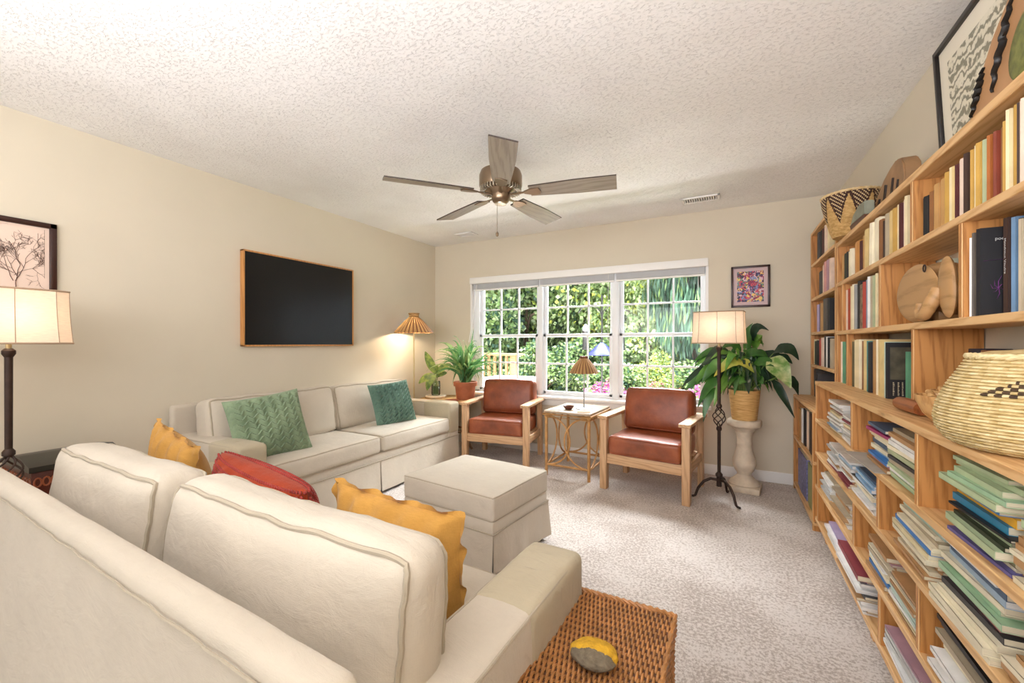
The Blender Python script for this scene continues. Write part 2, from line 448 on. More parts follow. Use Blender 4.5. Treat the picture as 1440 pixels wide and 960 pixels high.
# raised blinds
M_SLAT = plain('blind_slat', 'dfe0e2', 0.5, var=0.02)
for k, (xa, xb) in enumerate([(WX0 + .025, -1.895), (-1.885, -1.045), (-1.03, WX1 - .025)]):
    t = thing('window_blind', 'white slatted blind raised to the top of the %s window' % ('left', 'middle', 'right')[k], 'blind', ((xa + xb) / 2, YF + .03, 1.84), 0, 'raised window blinds')
    h = MB(); h.box((xa, YF + .014, 1.925), (xb, YF + .058, 1.978), .004); h.build('headrail', M_WHITE, t, t.location)
    s_ = MB()
    for q in range(13):
        z = 1.866 + q * .0045; s_.box((xa + .004, YF + .012 + .001 * (q % 3), z), (xb - .004, YF + .060, z + .0026))
    s_.build('slat_stack', M_SLAT, t, t.location, smooth=False)
    b = MB(); b.box((xa + .004, YF + .014, 1.846), (xb - .004, YF + .058, 1.863), .004); b.build('bottom_rail', M_WHITE, t, t.location)
    cx = xa + .06 if k == 0 else xb - .06
    c = MB()
    if k == 0: c.tube([(cx, YF + .008, 1.93), (cx - .02, YF - .03, 1.6), (cx - .075, YF - .055, 1.22)], .004, 6)
    else: c.tube([(cx, YF + .008, 1.93), (cx, YF - .002, 1.5), (cx, YF - .003, 1.24)], .0022, 6)
    c.build('wand' if k == 0 else 'pull_cord', M_WHITE, t, t.location)

# ------------------------------------------------------------------ outdoors
M_MULCH = plain('mulch', '7a5e4c', 1.0, var=0.5, vs=14, bump=0.8, bs=30)
M_GRASS = plain('lawn', '6f8a45', 1.0, var=0.35, vs=12, bump=0.8, bs=40)
M_DECK = wood('deck_wood', '9c7450', '765436', 'x', 0.7, knots=False)
M_BARK = plain('bark', '5a4a3c', 0.9, var=0.35, vs=18, bump=0.6, bs=30)
m = MB()
m.grid(lambda u, v: Vector((-16 + 24 * u, 4.45 + 20 * v, -.45 + .5 * v + .12 * noise.noise(Vector((u * 9, v * 9, 0))))), 40, 40)
o = struct(m, 'ground', M_GRASS)
m = MB(); m.grid(lambda u, v: Vector((-4.2 + 5.2 * u, 7.0 + 2.6 * v, -.27 + .30 * math.sin(PI * v) * math.sin(PI * u) + .03 * noise.noise(Vector((u * 30, v * 30, 0))))), 40, 24)
o = m.build('mulch_bed', M_MULCH); tag(o, 'brown mulch mound below the shrubs outside the window', 'mulch', kind='stuff')
m = MB(); m.box((-6.5, 4.43, -.25), (-2.05, 6.75, -.10)); struct(m, 'deck', M_DECK, smooth=False)
rail = thing('deck_railing', 'tan wooden deck railing with slim balusters outside the left window', 'railing', (-4.8, 6.2, -.10))
def rp(name, fn, mt=M_DECK):
    m = MB(); fn(m); return m.build(name, mt, rail, rail.location)
rp('cap_rail', lambda m: m.box((-6.4, 6.12, 1.0), (-3.05, 6.28, 1.04), .006))
rp('lower_rail', lambda m: m.box((-6.4, 6.17, .02), (-3.2, 6.23, .09), .004))
for xx in (-3.2, -4.8, -6.35): rp('post', lambda m: m.box((xx - .045, 6.155, -.10), (xx + .045, 6.245, 1.0), .004))
for q in range(26):
    xx = -3.33 - q * .115
    if abs(xx + 4.8) > .06: rp('baluster', lambda m: m.box((xx - .018, 6.18, .05), (xx + .018, 6.22, 1.0)))
t = thing('patio_table', 'white patio table standing on the deck in front of the railing', 'table', (-2.78, 5.25, -.10))
m = MB(); m.box((-.36, -.36, .78), (.36, .36, .82), .012); m.build('tabletop', M_VINYL, t)
m = MB(); m.box((-.33, -.33, .70), (.33, .33, .78), .006); m.build('apron', M_VINYL, t)
for a in (-1, 1):
    for b in (-1, 1):
        m = MB(); m.box((a * .30 - .025, b * .30 - .025, 0), (a * .30 + .025, b * .30 + .025, .71), .004); m.build('leg', M_VINYL, t)

LEAF = {'mid': leafmat('leaf_mid', '8ba368', '4d6a3a', 0.4, 0.35, 3), 'light': leafmat('leaf_light', 'cbd8ae', '8ba46a', 0.4, 0.4, 3),
        'dark': leafmat('leaf_dark', '3c5c46', '22382c', 0.6, 0.12, 3), 'yellow': leafmat('leaf_yellow', 'd3d36a', '93aa48', 0.5, 0.4, 3),
        'pink': leafmat('petal_pink', 'c9689e', 'a04680', 0.6, 0.35, 6), 'rust': leafmat('leaf_rust', 'a8756a', '76504a', 0.6, 0.25, 6)}
def crown_mesh(seed, n, sz, sx, sy, sz_, mats, droop=False, clumps=26, mixp=None):
    r = random.Random(seed); m = MB(); m.norecalc = True
    cl = []
    for q in range(clumps):
        a = r.uniform(0, 2 * PI); ph = math.acos(r.uniform(-0.75, 1)); k = r.uniform(.45, .95)
        cl.append((Vector((math.sin(ph) * math.cos(a) * sx * k, math.sin(ph) * math.sin(a) * sy * k, math.cos(ph) * sz_ * k)), r.uniform(.25, .48)))
    for q in range(n):
        c, rad = r.choice(cl)
        d = Vector((r.gauss(0, 1), r.gauss(0, 1), r.gauss(0, 1))).normalized()
        p = c + Vector((d.x * sx, d.y * sy, d.z * sz_)) * rad * r.uniform(.6, 1.0)
        if droop: L = Vector((r.uniform(-.25, .25), r.uniform(-.25, .25), -1)).normalized() * sz * r.uniform(1.6, 3.2); wd = sz * .22
        else: L = Vector((d.x + r.uniform(-.8, .8), d.y + r.uniform(-.8, .8), d.z * .6 + r.uniform(-.8, .5))).normalized() * sz * r.uniform(.7, 1.4); wd = sz * .38
        sd = L.cross(Vector((r.uniform(-1, 1), r.uniform(-1, 1), r.uniform(-.3, 1)))).normalized() * wd
        vs = [m.bm.verts.new(p), m.bm.verts.new(p + L * .5 + sd), m.bm.verts.new(p + L), m.bm.verts.new(p + L * .5 - sd)]
        f = m.bm.faces.new(vs); f.material_index = r.choices(range(len(mats)), mixp)[0] if mixp else r.randrange(len(mats))
    return m.build('foliage', [LEAF[x] for x in mats], smooth=False, mesh_only=True)
def trunk_mesh(seed, h, r0, sp):
    r = random.Random(seed); m = MB()
    m.tube([(0, 0, -.1), (r.uniform(-.06, .06), 0, h * .4), (r.uniform(-.1, .1), 0, h)], [r0, r0 * .75, r0 * .35], 8)
    for q in range(8):
        a = r.uniform(0, 2 * PI); z = h * r.uniform(.3, .85)
        m.tube([(0, 0, z), (math.cos(a) * sp * .4, math.sin(a) * sp * .4, z + h * .16), (math.cos(a) * sp * .85, math.sin(a) * sp * .85, z + h * r.uniform(.15, .4))], [r0 * .4, r0 * .28, r0 * .08], 6)
    return m.build('trunk', M_BARK, mesh_only=True)
CR = {'mid': crown_mesh(1, 15000, .085, 1, 1, 1, ['mid', 'light', 'dark'], mixp=[4, 2, 2]), 'light': crown_mesh(2, 14000, .080, 1, 1, 1, ['light', 'mid', 'yellow'], mixp=[4, 2, 1]),
      'dark': crown_mesh(3, 13000, .085, 1, 1, 1, ['dark', 'mid'], True, mixp=[5, 1]), 'yellow': crown_mesh(4, 9000, .085, 1, 1, 1, ['yellow', 'light', 'mid']),
      'pink': crown_mesh(5, 5000, .12, 1, 1, 1, ['pink', 'pink', 'mid']), 'rust': crown_mesh(6, 5000, .11, 1, 1, 1, ['rust', 'mid', 'rust'])}
TR = [trunk_mesh(11, 1.0, .06, .8), trunk_mesh(12, 1.0, .045, .9)]
def tree(name, kind, x, y, z, sx, sy, sz, label, cat='tree', group=None, rz=0.0, tk=1.0):
    t = thing(name, label, cat, (x, y, -.35), rz, group)
    f = bpy.data.objects.new('foliage', CR[kind]); COL.objects.link(f); f.parent = t; f.location = (0, 0, z + .35); f.scale = (sx, sy, sz)
    k = bpy.data.objects.new('trunk', TR[int(abs(x * 7)) % 2]); COL.objects.link(k); k.parent = t; k.scale = (tk * sx, tk * sx, z + .35 + sz * .3)
    return t
tree('garden_tree', 'light', -5.9, 9.4, 1.9, 1.6, 1.3, 1.5, 'pale green leafy tree outside the left end of the left window', rz=.4)
tree('garden_tree', 'mid', -4.3, 9.0, 1.6, 1.35, 1.2, 1.6, 'mid green tree behind the deck railing outside the left window', rz=1.4)
tree('garden_tree', 'light', -3.2, 9.8, 2.2, 1.5, 1.2, 1.7, 'pale leafy tree seen through the top of the middle window', rz=2.2)
tree('garden_tree', 'yellow', -2.25, 9.6, 2.9, .95, .9, .8, 'yellow green tree crown at the top right of the middle window', rz=.9)
tree('garden_tree', 'light', -1.6, 8.9, 1.6, .85, .9, 1.2, 'silvery pale shrub tree at the left side of the right window', rz=3.0)
tree('weeping_conifer', 'dark', -.52, 8.35, 2.25, .95, .8, 1.25, 'dark weeping evergreen hanging across the top of the right window', rz=.2)
tree('weeping_conifer', 'dark', 2.1, 10.0, 1.9, 1.4, 1.1, 1.9, 'dark weeping evergreen beyond the right edge of the right window', rz=1.9)
tree('garden_shrub', 'mid', -4.9, 8.0, .35, 1.0, .8, .75, 'dense green shrub behind the wooden deck railing', 'shrub', rz=.6)
tree('garden_shrub', 'mid', -3.35, 7.9, .35, .95, .8, .85, 'dense dark green shrub low in the left window right of the railing', 'shrub', rz=1.1)
tree('garden_shrub', 'mid', -2.3, 8.2, .5, .95, .8, .8, 'green shrub behind the rattan table lamp in the middle window', 'shrub', rz=2.6)
tree('garden_shrub', 'yellow', -1.05, 7.95, .55, .5, .5, .45, 'yellow green shrub low in the right window left of the floor lamp', 'shrub', rz=2.0)
tree('garden_shrub', 'mid', .1, 7.9, .6, .85, .7, .7, 'green shrub behind the floor lamp shade outside', 'shrub', rz=.3)
tree('azalea_bush', 'pink', -1.85, 7.15, .17, .50, .35, .34, 'pink flowering bush low at the right of the middle window', 'bush', rz=.5)
tree('azalea_bush', 'pink', -.25, 7.3, .15, .45, .35, .34, 'pink flowering bush low behind the right leather armchair', 'bush', rz=2.5)
tree('rust_shrub', 'rust', -.88, 7.3, .14, .62, .4, .36, 'reddish brown twiggy bush low behind the right leather armchair', 'bush', rz=1.0)
for q in range(8):
    tree('woodland_tree', ('mid', 'light', 'dark', 'mid')[q % 4], -11.5 + q * 2.1, 13.6 + (q % 2) * 1.2, 2.5 + .5 * (q % 2), 1.45, 1.3, 3.0, 'tall woodland tree far beyond the garden shrubs', 'tree', 'woodland trees behind the garden', rz=q * .9, tk=.6)

# bird feeders on a pole
M_BLK = plain('black_metal', '1b1a1a', 0.5, 0.3)
M_STEEL = plain('brushed_steel', 'b8bcc0', 0.3, 0.9)
px, py = -1.74, 6.35
t = thing('feeder_pole', 'dark pole with a blue cone guard and two hooks outside', 'pole', (px, py, -.40))
m = MB(); m.tube([(0, 0, 0), (0, 0, 2.35)], .014, 8)
for s_ in (-1, 1): m.tube([(0, 0, 2.0)] + [(s_ * (.20 - .20 * math.cos(a)), 0, 2.0 + .2 * math.sin(a)) for a in (0.5, 1.0, 1.6, 2.2, 2.7)], .008, 6)
m.build('pole', M_BLK, t)
m = MB(); m.lathe([(.02, 1.62), (.06, 1.59), (.22, 1.44), (.225, 1.425), (.2, 1.43), (.02, 1.58)], seg=24); m.build('cone_guard', plain('blue_metal', '1f2566', 0.45), t)
for dx, lab in ((-.26, 'tube bird feeder hanging left of the pole in the middle window'), (.30, 'tube bird feeder hanging right of the pole in the right window')):
    f = thing('bird_feeder', lab, 'bird feeder', (px + dx, py, 1.10), 0, 'bird feeders on the pole')
    m = MB(); m.lathe([(.012, .0), (.06, .01), (.06, .035), (.048, .04), (.048, .27), (.055, .28), (.055, .30)], seg=20); m.build('seed_tube', M_BLK, f)
    m = MB(); m.lathe([(.05, .30), (.055, .31), (.05, .36), (.02, .40), (.006, .41)], seg=20); m.build('cap', M_STEEL, f)
    m = MB(); m.tube([(0, 0, .405), (0, 0, .47), (-dx * .2, 0, .5)], .003, 6); m.tube([(0, 0, .02), (-.06, 0, .02)], .004, 6); m.build('hanger', M_BLK, f)
# ------------------------------------------------------------------ sofas
M_LIN = fabric('linen_slipcover', 'c8bdac', 0.05)
M_LIN2 = fabric('linen_arm_cover', 'b9ad94', 0.05)
M_WELT = fabric('linen_welt', 'b0a490', 0.05)
M_FOOT = plain('dark_wood_foot', '2c2019', 0.5)
def skirt(m, x0, y0, x1, y1, z0, z1, wave=.006, seed=0.0, flare=.012, n=40):
    """one flat fall of fabric between two corners"""
    d = Vector((x1 - x0, y1 - y0, 0)); nrm = Vector((d.y, -d.x, 0)).normalized()
    for s_ in (0, 1):
        def fn(u, v):
            k = 1 - v
            w = wave * (math.sin(u * 9 + seed) + .6 * math.sin(u * 23 + seed * 2)) * k + flare * k
            return Vector((x0 + d.x * u, y0 + d.y * u, z0 + (z1 - z0) * v)) + nrm * (w - .004 * s_)
        m.grid(fn, n, 8)
def sofa(name, label, L, D, cov_front, seats, backs, back_z=.80, arm_z=.605, aw=.155):
    t = thing(name, label, 'sofa'); h = L / 2
    # base under the seats
    m = MB(); m.box((-h + .01, .015, .17), (h - .01, D - .012, .335), .02); m.build('base', M_LIN, t)
    m = MB()
    m.tube([(-h - .004, D + .002, .27), (h + .004, D + .002, .27)], .005, 6)
    m.tube([(-h - .004, D + .002, .27), (-h - .004, .01, .27)], .005, 6); m.tube([(h + .004, D + .002, .27), (h + .004, .01, .27)], .005, 6)
    m.build('welt', M_WELT, t)
    m = MB()
    skirt(m, h, D, .004, D, .025, .268, seed=1.0); skirt(m, -.004, D, -h, D, .025, .268, seed=2.0)
    skirt(m, -h, D, -h, .0, .025, .268, seed=3.0); skirt(m, h, .0, h, D, .025, .268, seed=4.0); skirt(m, -h, 0, h, 0, .025, .268, wave=.003, seed=5.0, flare=.004)
    m.grid(lambda u, v: Vector((-.05 + .10 * u, D - .004, .03 + .235 * v)), 4, 4)
    m.norecalc = True; m.build('skirt', M_LIN, t)
    for sx in (-1, 1):
        for yy in (.10, D - .10):
            m = MB(); m.lathe([(.022, 0), (.028, .04), (.028, .18)], (sx * (h - .10), yy, 0), 12); m.build('foot', M_FOOT, t)
    # back frame
    a, b, c, r = h, .030, (back_z - .16) / 2, .024
    f0 = cushion_map(a, b, c, r, (0, .006, 0), .0025, 3.1)
    m = MB(); vs = cushion(m, a, b, c, r, f0, n=(30, 3, 10)); bmesh.ops.translate(m.bm, verts=vs, vec=(0, .030, .16 + c))
    m.build('back_frame', M_LIN, t)
    m = MB(); m.tube([(-h + .02 + (2 * h - .04) * i / 40, -.0055 + .0012 * math.sin(i * 1.7), back_z - .028 + .002 * math.sin(i * 2.3)) for i in range(41)], .0022, 5)
    m.build('back_stitching', M_WELT, t)
    # arms with their covers
    for sx in (-1, 1):
        a, b, c, r = aw / 2, (D - .03) / 2, (arm_z - .16) / 2, .015
        f0 = cushion_map(a, b, c, r, (.004, 0, .006), .0025, 5.0 + sx)
        m = MB(); vs = cushion(m, a, b, c, r, f0, n=(4, 14, 8)); bmesh.ops.translate(m.bm, verts=vs, vec=(sx * (h - aw / 2), .03 + b, .16 + c))
        ao = m.build('arm', M_LIN, t)
        m = MB()
        for xq in (h - .002, h - aw + .003): m.tube([(sx * xq, .10 + (D - .14) * q / 24, arm_z - .003 + .0008 * math.sin(q * 1.3)) for q in range(25)], .0040, 6)
        m.build('piping', M_WELT, ao)
        a2, b2, c2 = aw / 2 + .006, cov_front / 2, (arm_z - .30) / 2
        f0 = cushion_map(a2, b2, c2, .024, (.004, 0, .006), .002, 8.0 + sx)
        m = MB(); vs = cushion(m, a2, b2, c2, .024, f0, n=(4, 8, 6)); bmesh.ops.translate(m.bm, verts=vs, vec=(sx * (h - aw / 2), D + .008 - b2, .306 + c2))
        ac = m.build('arm_cover', M_LIN2, t)
        m = MB()
        for yq in (D + .008 - cov_front * .5,):
            x0, x1 = h - aw - .007, h + .006
            m.tube([(sx * x0, yq, .47), (sx * x0, yq, arm_z - .015), (sx * (x0 + .02), yq, arm_z + .0065), (sx * (x0 + x1) / 2, yq, arm_z + .011), (sx * (x1 - .02), yq, arm_z + .0065), (sx * x1, yq, arm_z - .015), (sx * x1, yq, .33)], .0022, 5)
        m.build('seam', M_WELT, ac)
    # seat cushions
    for k, (x0, x1) in enumerate(seats):
        a, b, c, r = (x1 - x0) / 2 - .003, (D - .13) / 2, .066, .03
        f0 = cushion_map(a, b, c, r, (0, .006, .012), .003, 20.0 + k)
        m = MB(); vs = cushion(m, a, b, c, r, f0, n=(14, 12, 4)); mv = (x0 + a + .003, .13 + b + .014, .335 + c)
        bmesh.ops.translate(m.bm, verts=vs, vec=mv); so = m.build('seat_cushion', M_LIN, t)
        m = MB()
        for sg in (-1, 1): m.tube([Vector(p) + Vector(mv) for p in rim(a, b, c, f0, 2, sg)], .0045, 6, closed=True)
        m.build('piping', M_WELT, so)
    for k, (x0, x1, y0, y1, z0, z1, tilt, rz) in enumerate(backs):
        a, b, c, r = (x1 - x0) / 2, (y1 - y0) / 2, (z1 - z0) / 2, .05
        f0 = cushion_map(a, b, c, r, (.012, .040, .014), .0075, 40.0 + 7 * k + L, .012)
        M = Matrix.Translation(((x0 + x1) / 2, (y0 + y1) / 2, (z0 + z1) / 2)) @ Matrix.Rotation(rz, 4, 'Z') @ Matrix.Rotation(tilt, 4, 'X')
        m = MB(); vs = cushion(m, a, b, c, r, f0, n=(18, 5, 10)); bmesh.ops.transform(m.bm, matrix=M, verts=vs)
        co = m.build('back_cushion', M_LIN, t)
        m = MB()
        for sg in (-1, 1):
            m.tube([M @ (Vector(p) + Vector((0, sg * .002 + .0012 * math.sin(i * 1.9), .0015 * math.sin(i * 1.1)))) for i, p in enumerate(rim(a, b, c, f0, 1, sg))], .0058, 6, closed=True)
        m.build('piping', M_WELT, co)
    return t
s1 = sofa('slipcover_sofa', 'long cream slipcovered sofa against the left wall under the black panel', 2.17, .82, .34,
          [(-.925, -.01), (.0, .925)], [(-.88, -.0, .15, .32, .45, .835, math.radians(12), 0), (.02, .99, .14, .33, .45, .835, math.radians(12), 0)])
s1.location = (-3.30, 2.48, 0); s1.rotation_euler = (0, 0, -PI / 2)
s2 = sofa('slipcover_sofa', 'cream slipcovered sofa in the foreground seen from behind its back', 1.95, .835, .335,
          [(-.815, .0), (.005, .815)], [(-.80, .01, .160, .315, .47, .842, math.radians(-6), 0), (.04, .888, .195, .335, .47, .838, math.radians(-7), math.radians(1))])
s2.location = (-1.388, .366, 0); s2.rotation_euler = (0, 0, math.radians(-2.4))

# ------------------------------------------------------------------ ottoman
t = thing('slipcover_ottoman', 'square cream slipcovered ottoman on the carpet between the sofas', 'ottoman', (-1.36, 2.15, 0), math.radians(-6.5))
hx, hy = .335, .285
a, b, c, r = hx, hy, .065, .018
f0 = cushion_map(a, b, c, r, (.003, .003, .008), .002, 90.0)
m = MB(); vs = cushion(m, a, b, c, r, f0, n=(14, 12, 4)); mv = Vector((0, 0, .362)); bmesh.ops.translate(m.bm, verts=vs, vec=mv); co = m.build('cushion', M_LIN, t)
m = MB()
for sg in (-1, 1): m.tube([Vector(p) + mv for p in rim(a, b, c, f0, 2, sg)], .0035, 6, closed=True)
m.build('piping', M_WELT, co)
m = MB(); m.box((-hx + .003, -hy + .003, .20), (hx - .003, hy - .003, .30), .012); m.build('base', M_LIN, t)
m = MB()
m.tube([(-hx - .002, -hy - .002, .238), (hx + .002, -hy - .002, .238), (hx + .002, hy + .002, .238), (-hx - .002, hy + .002, .238)], .004, 6, closed=True); m.build('welt', M_WELT, t)
m = MB(); m.norecalc = True
skirt(m, -hx, -hy, hx - .002, -hy, .035, .236, seed=2.0, wave=.005); skirt(m, hx, -hy + .002, hx, hy, .035, .236, seed=5.0, wave=.008)
skirt(m, hx, hy, -hx, hy, .035, .236, seed=1.0); skirt(m, -hx, hy, -hx, -hy, .035, .236, seed=3.0); m.build('skirt', M_LIN, t)
for sx in (-1, 1):
    for sy in (-1, 1):
        m = MB(); m.lathe([(.018, 0), (.024, .04), (.024, .21)], (sx * (hx - .04), sy * (hy - .04), 0), 12); m.build('foot', M_FOOT, t)

# ------------------------------------------------------------------ throw pillows
M_GRN = fabric('green_pillow', '96a888', 0.10, h2='778b6e'); M_GRN2 = fabric('teal_green_pillow', '728f7f', 0.10, h2='557364')
M_MUS = fabric('mustard_pillow', 'c4934a', 0.08, h2='ab7d38'); M_RED = fabric('rust_red_pillow', 'a8401f', 0.08, h2='8f331a'); M_REDK = fabric('red_crochet', 'b0463c', 0.15, h2='8a2f28')
def ruffle(u, v):
    ph = v * 5.5 + .30 * math.sin(u * 23) + .06 * math.sin(u * 39 + v * 9)
    s_ = ph - math.floor(ph); return .024 * (s_ ** 1.3)
def ruffled(name, label, mt, loc, rot, a, b, T):
    m = MB(); pillow(m, a, b, T, n=110, detail=ruffle, side=(1,), pinch=.05, wr=.003); pillow(m, a, b, T * .9, n=20, side=(-1,), pinch=.05)
    bmesh.ops.remove_doubles(m.bm, verts=m.bm.verts[:], dist=.0006)
    o = m.build(name, mt, None); o.location = loc; o.rotation_euler = rot; return tag(o, label, 'pillow')
ruffled('throw_pillow', 'sage green ruffled throw pillow at the near end of the long sofa', M_GRN, (-2.745, 1.735, .655), (math.radians(-20), math.radians(-6), math.radians(78)), .235, .22, .085)
ruffled('throw_pillow', 'dark teal green ruffled throw pillow at the far end of the long sofa', M_GRN2, (-2.79, 2.94, .655), (math.radians(-20), math.radians(-4), math.radians(74)), .205, .20, .08)
def flanged(label, loc, rot, a, b, T, seed):
    t = thing('throw_pillow', label, 'pillow', loc); t.rotation_euler = rot
    def wr(u, v): return .016 * math.sin(u * 16 + v * 3 + 1.5 * math.sin(v * 3 + seed)) * (.4 + .6 * v) * .6
    m = MB(); pillow(m, a, b, T, n=44, detail=wr, pinch=.05, seed=seed, wr=.006)
    bmesh.ops.remove_doubles(m.bm, verts=m.bm.verts[:], dist=.0006); m.build('pillow_case', M_MUS, t)
    m = MB(); N = 150
    path = []
    for q in range(N):
        s_ = 4 * q / N; k = int(s_); f = s_ - k; u, v = [(-1 + 2 * f, 1), (1, 1 - 2 * f), (1 - 2 * f, -1), (-1, -1 + 2 * f)][k]
        x = a * u * (1 - .05 * (1 - v * v)); z = b * v * (1 - .05 * (1 - u * u)); path.append((x, z, u, v))
    V = []
    for q, (x, z, u, v) in enumerate(path):
        w = .013 + .002 * math.sin(q * .7); n_ = Vector((u * abs(u) ** 3, 0, v * abs(v) ** 3)).normalized(); off = .007 * math.sin(q * .55) + .004 * math.sin(q * 1.1)
        V.append((m.bm.verts.new((x, 0, z)), m.bm.verts.new(Vector((x, off * .6, z)) + n_ * w * .5), m.bm.verts.new(Vector((x, off * 1.4, z)) + n_ * w)))
    for q in range(N):
        A, B = V[q], V[(q + 1) % N]
        for i in (0, 1): m.bm.faces.new((A[i], A[i + 1], B[i + 1], B[i]))
    m.build('ruffled_edge', M_MUS, t)
    return t
flanged('mustard yellow ruffle edged throw pillow leaning on the right back cushion of the foreground sofa', (-.850, .905, .600), (math.radians(4), math.radians(1), math.radians(-3)), .245, .175, .085, 1.0)
flanged('mustard yellow ruffle edged throw pillow at the left end of the foreground sofa', (-2.10, .935, .640), (math.radians(7), math.radians(7), math.radians(-8)), .25, .19, .09, 4.0)
t = thing('throw_pillow', 'rust red throw pillow with crocheted border in the middle of the foreground sofa', 'pillow', (-1.525, .945, .592)); t.rotation_euler = (math.radians(8), math.radians(4), math.radians(-5))
def pleat(u, v): return .006 * math.sin(u * 20 + 2 * math.sin(v * 4))
m = MB(); pillow(m, .30, .165, .118, n=44, detail=pleat, pinch=.05, pw=.42); bmesh.ops.remove_doubles(m.bm, verts=m.bm.verts[:], dist=.0006); m.build('pillow_case', M_RED, t)
m = MB(); rr = random.Random(5)
def hth(u, v): return .118 * (max(0, 1 - u * u) * max(0, 1 - v * v)) ** .42
for sg in (1, -1):
    for i in range(46):
        for j in range(22):
            u = -.985 + 1.97 * i / 45 + (.5 / 45 if j % 2 else 0); v = -.97 + 1.94 * j / 21
            if not (abs(u) > .80 or v > .34): continue
            if abs(u) >= 1: continue
            x = .30 * u * (1 - .05 * (1 - v * v)); z = .165 * v * (1 - .05 * (1 - u * u))
            m.ball((x, -sg * (hth(u, v) + .002), z), .0075, 0, 1, (1, .7, 1))
m.build('crochet_border', M_REDK, t)
for z, u in ((.01, .77), (-.045, .74)):
    m = MB(); m.ball((.30 * u, -hth(u, z / .165) - .010, z), .019, 0, 2); m.build('bobble', M_REDK, t)

# ------------------------------------------------------------------ armchairs
M_OAK = {ax: wood('oak_' + ax, 'cba47c', 'ab8058', ax, 0.45, knots=False) for ax in 'xyz'}
def leather():
    t = NT('cognac_leather'); v = t.coord()
    a = t.noise(v, 6, 5, .6); b = t.noise(v, 60, 4); vo = t.n('ShaderNodeTexVoronoi', feature='DISTANCE_TO_EDGE'); vo.inputs['Scale'].default_value = 130; t.l(v, vo.inputs['Vector'])
    t.l(t.ramp(a.outputs['Fac'], [(.3, rgb('74391f')), (.55, rgb('914a2a')), (.75, rgb('a85e38'))]), t.b.inputs['Base Color'])
    t.b.inputs['Roughness'].default_value = .40; t.b.inputs['Specular IOR Level'].default_value = .5
    q = t.bump(b.outputs['Fac'], .12, .004); q = t.bump(vo.outputs['Distance'], .12, .002, q); t.bump(a.outputs['Fac'], .2, .02, q); return t.m
M_LEA = leather()
def armchair(label):
    t = thing('wooden_armchair', label, 'armchair')
    w = .355
    def part(nm, ax, fn):
        m = MB(); fn(m); return m.build(nm, M_OAK[ax], t)
    for sx in (-1, 1):
        x0, x1 = sorted((sx * w, sx * (w - .058)))
        part('front_leg', 'z', lambda m: m.box((x0, -.32, 0), (x1, -.258, .585), .004))
        part('rear_leg', 'z', lambda m: m.prism([(.20, 0), (.262, 0), (.232, .585), (.165, .585)], 'x', x0 + .008, x1 - .008))
        part('arm', 'y', lambda m: m.box((min(sx * (w + .012), sx * (w - .075)), -.345, .585), (max(sx * (w + .012), sx * (w - .075)), .285, .612), .004))
        part('side_rail', 'y', lambda m: m.box((x0 + .016, -.265, .215), (x1 - .016, .22, .29), .004))
    part('front_rail', 'x', lambda m: m.box((-w + .05, -.305, .215), (w - .05, -.275, .295), .004))
    part('rear_rail', 'x', lambda m: m.box((-w + .05, .195, .215), (w - .05, .222, .29), .004))
    part('top_back_rail', 'x', lambda m: m.box((-w + .05, .215, .52), (w - .05, .24, .60), .004))
    for q in range(7):
        part('seat_slat', 'x', lambda m: m.box((-w + .05, -.24 + q * .068, .283), (w - .05, -.19 + q * .068, .293), .002))
    a, b, c, r = .287, .27, .075, .03
    f0 = cushion_map(a, b, c, r, (.002, .006, .012), .003, 11)
    m = MB(); vs = cushion(m, a, b, c, r, f0, n=(14, 12, 4)); mv = Vector((0, -.042, .293 + c)); bmesh.ops.translate(m.bm, verts=vs, vec=mv); so = m.build('seat_cushion', M_LEA, t)
    m = MB()
    for sg in (-1, 1): m.tube([Vector(p) + mv for p in rim(a, b, c, f0, 2, sg)], .004, 6, closed=True)
    m.build('piping', M_LEA, so)
    a, b, c, r = .29, .085, .185, .05
    f0 = cushion_map(a, b, c, r, (.008, .022, .006), .006, 15)
    M = Matrix.Translation((0, .155, .625)) @ Matrix.Rotation(math.radians(-13), 4, 'X')
    m = MB(); vs = cushion(m, a, b, c, r, f0, n=(16, 5, 10)); bmesh.ops.transform(m.bm, matrix=M, verts=vs); bo = m.build('back_cushion', M_LEA, t)
    m = MB()
    for sg in (-1, 1): m.tube([M @ Vector(p) for p in rim(a, b, c, f0, 1, sg)], .0045, 6, closed=True)
    m.build('piping', M_LEA, bo)
    return t
cA = armchair('oak armchair with cognac leather cushions right of the rattan table')
cA.location = (-.565, 3.70, 0); cA.rotation_euler = (0, 0, math.radians(-7.8))
cB = dup(cA); cB['label'] = 'oak armchair with cognac leather cushions beside the long sofa'
cB.location = (-2.115, 3.90, 0); cB.rotation_euler = (0, 0, math.radians(8.5))
# ------------------------------------------------------------------ rattan table and what stands on it
M_RAT = plain('rattan_cane', 'b98a52', 0.5, var=.22, vs=20, bump=.2, bs=60); M_RATD = plain('dark_rattan', '7a5531', 0.55, var=.25, vs=18, bump=.2)
M_TTOP = wood('table_top_wood', 'b9a48c', '9f876c', 'x', .35, knots=False)
def circ(cx, cz, r, a0, a1, n, fn): return [fn(cx + r * math.cos(a0 + (a1 - a0) * i / n), cz + r * math.sin(a0 + (a1 - a0) * i / n)) for i in range(n + 1)]
t = thing('rattan_side_table', 'rattan side table with curved cane sides between the two armchairs', 'table', (-1.275, 3.80, 0), math.radians(-3))
hx, hy, zt = .205, .255, .575
m = MB(); m.box((-hx - .02, -hy - .02, zt), (hx + .02, hy + .02, zt + .022), .008); m.build('tabletop', M_TTOP, t)
m = MB(); m.tube([(-hx - .02, -hy - .02, zt - .012), (hx + .02, -hy - .02, zt - .012), (hx + .02, hy + .02, zt - .012), (-hx - .02, hy + .02, zt - .012)], .013, 8, closed=True)
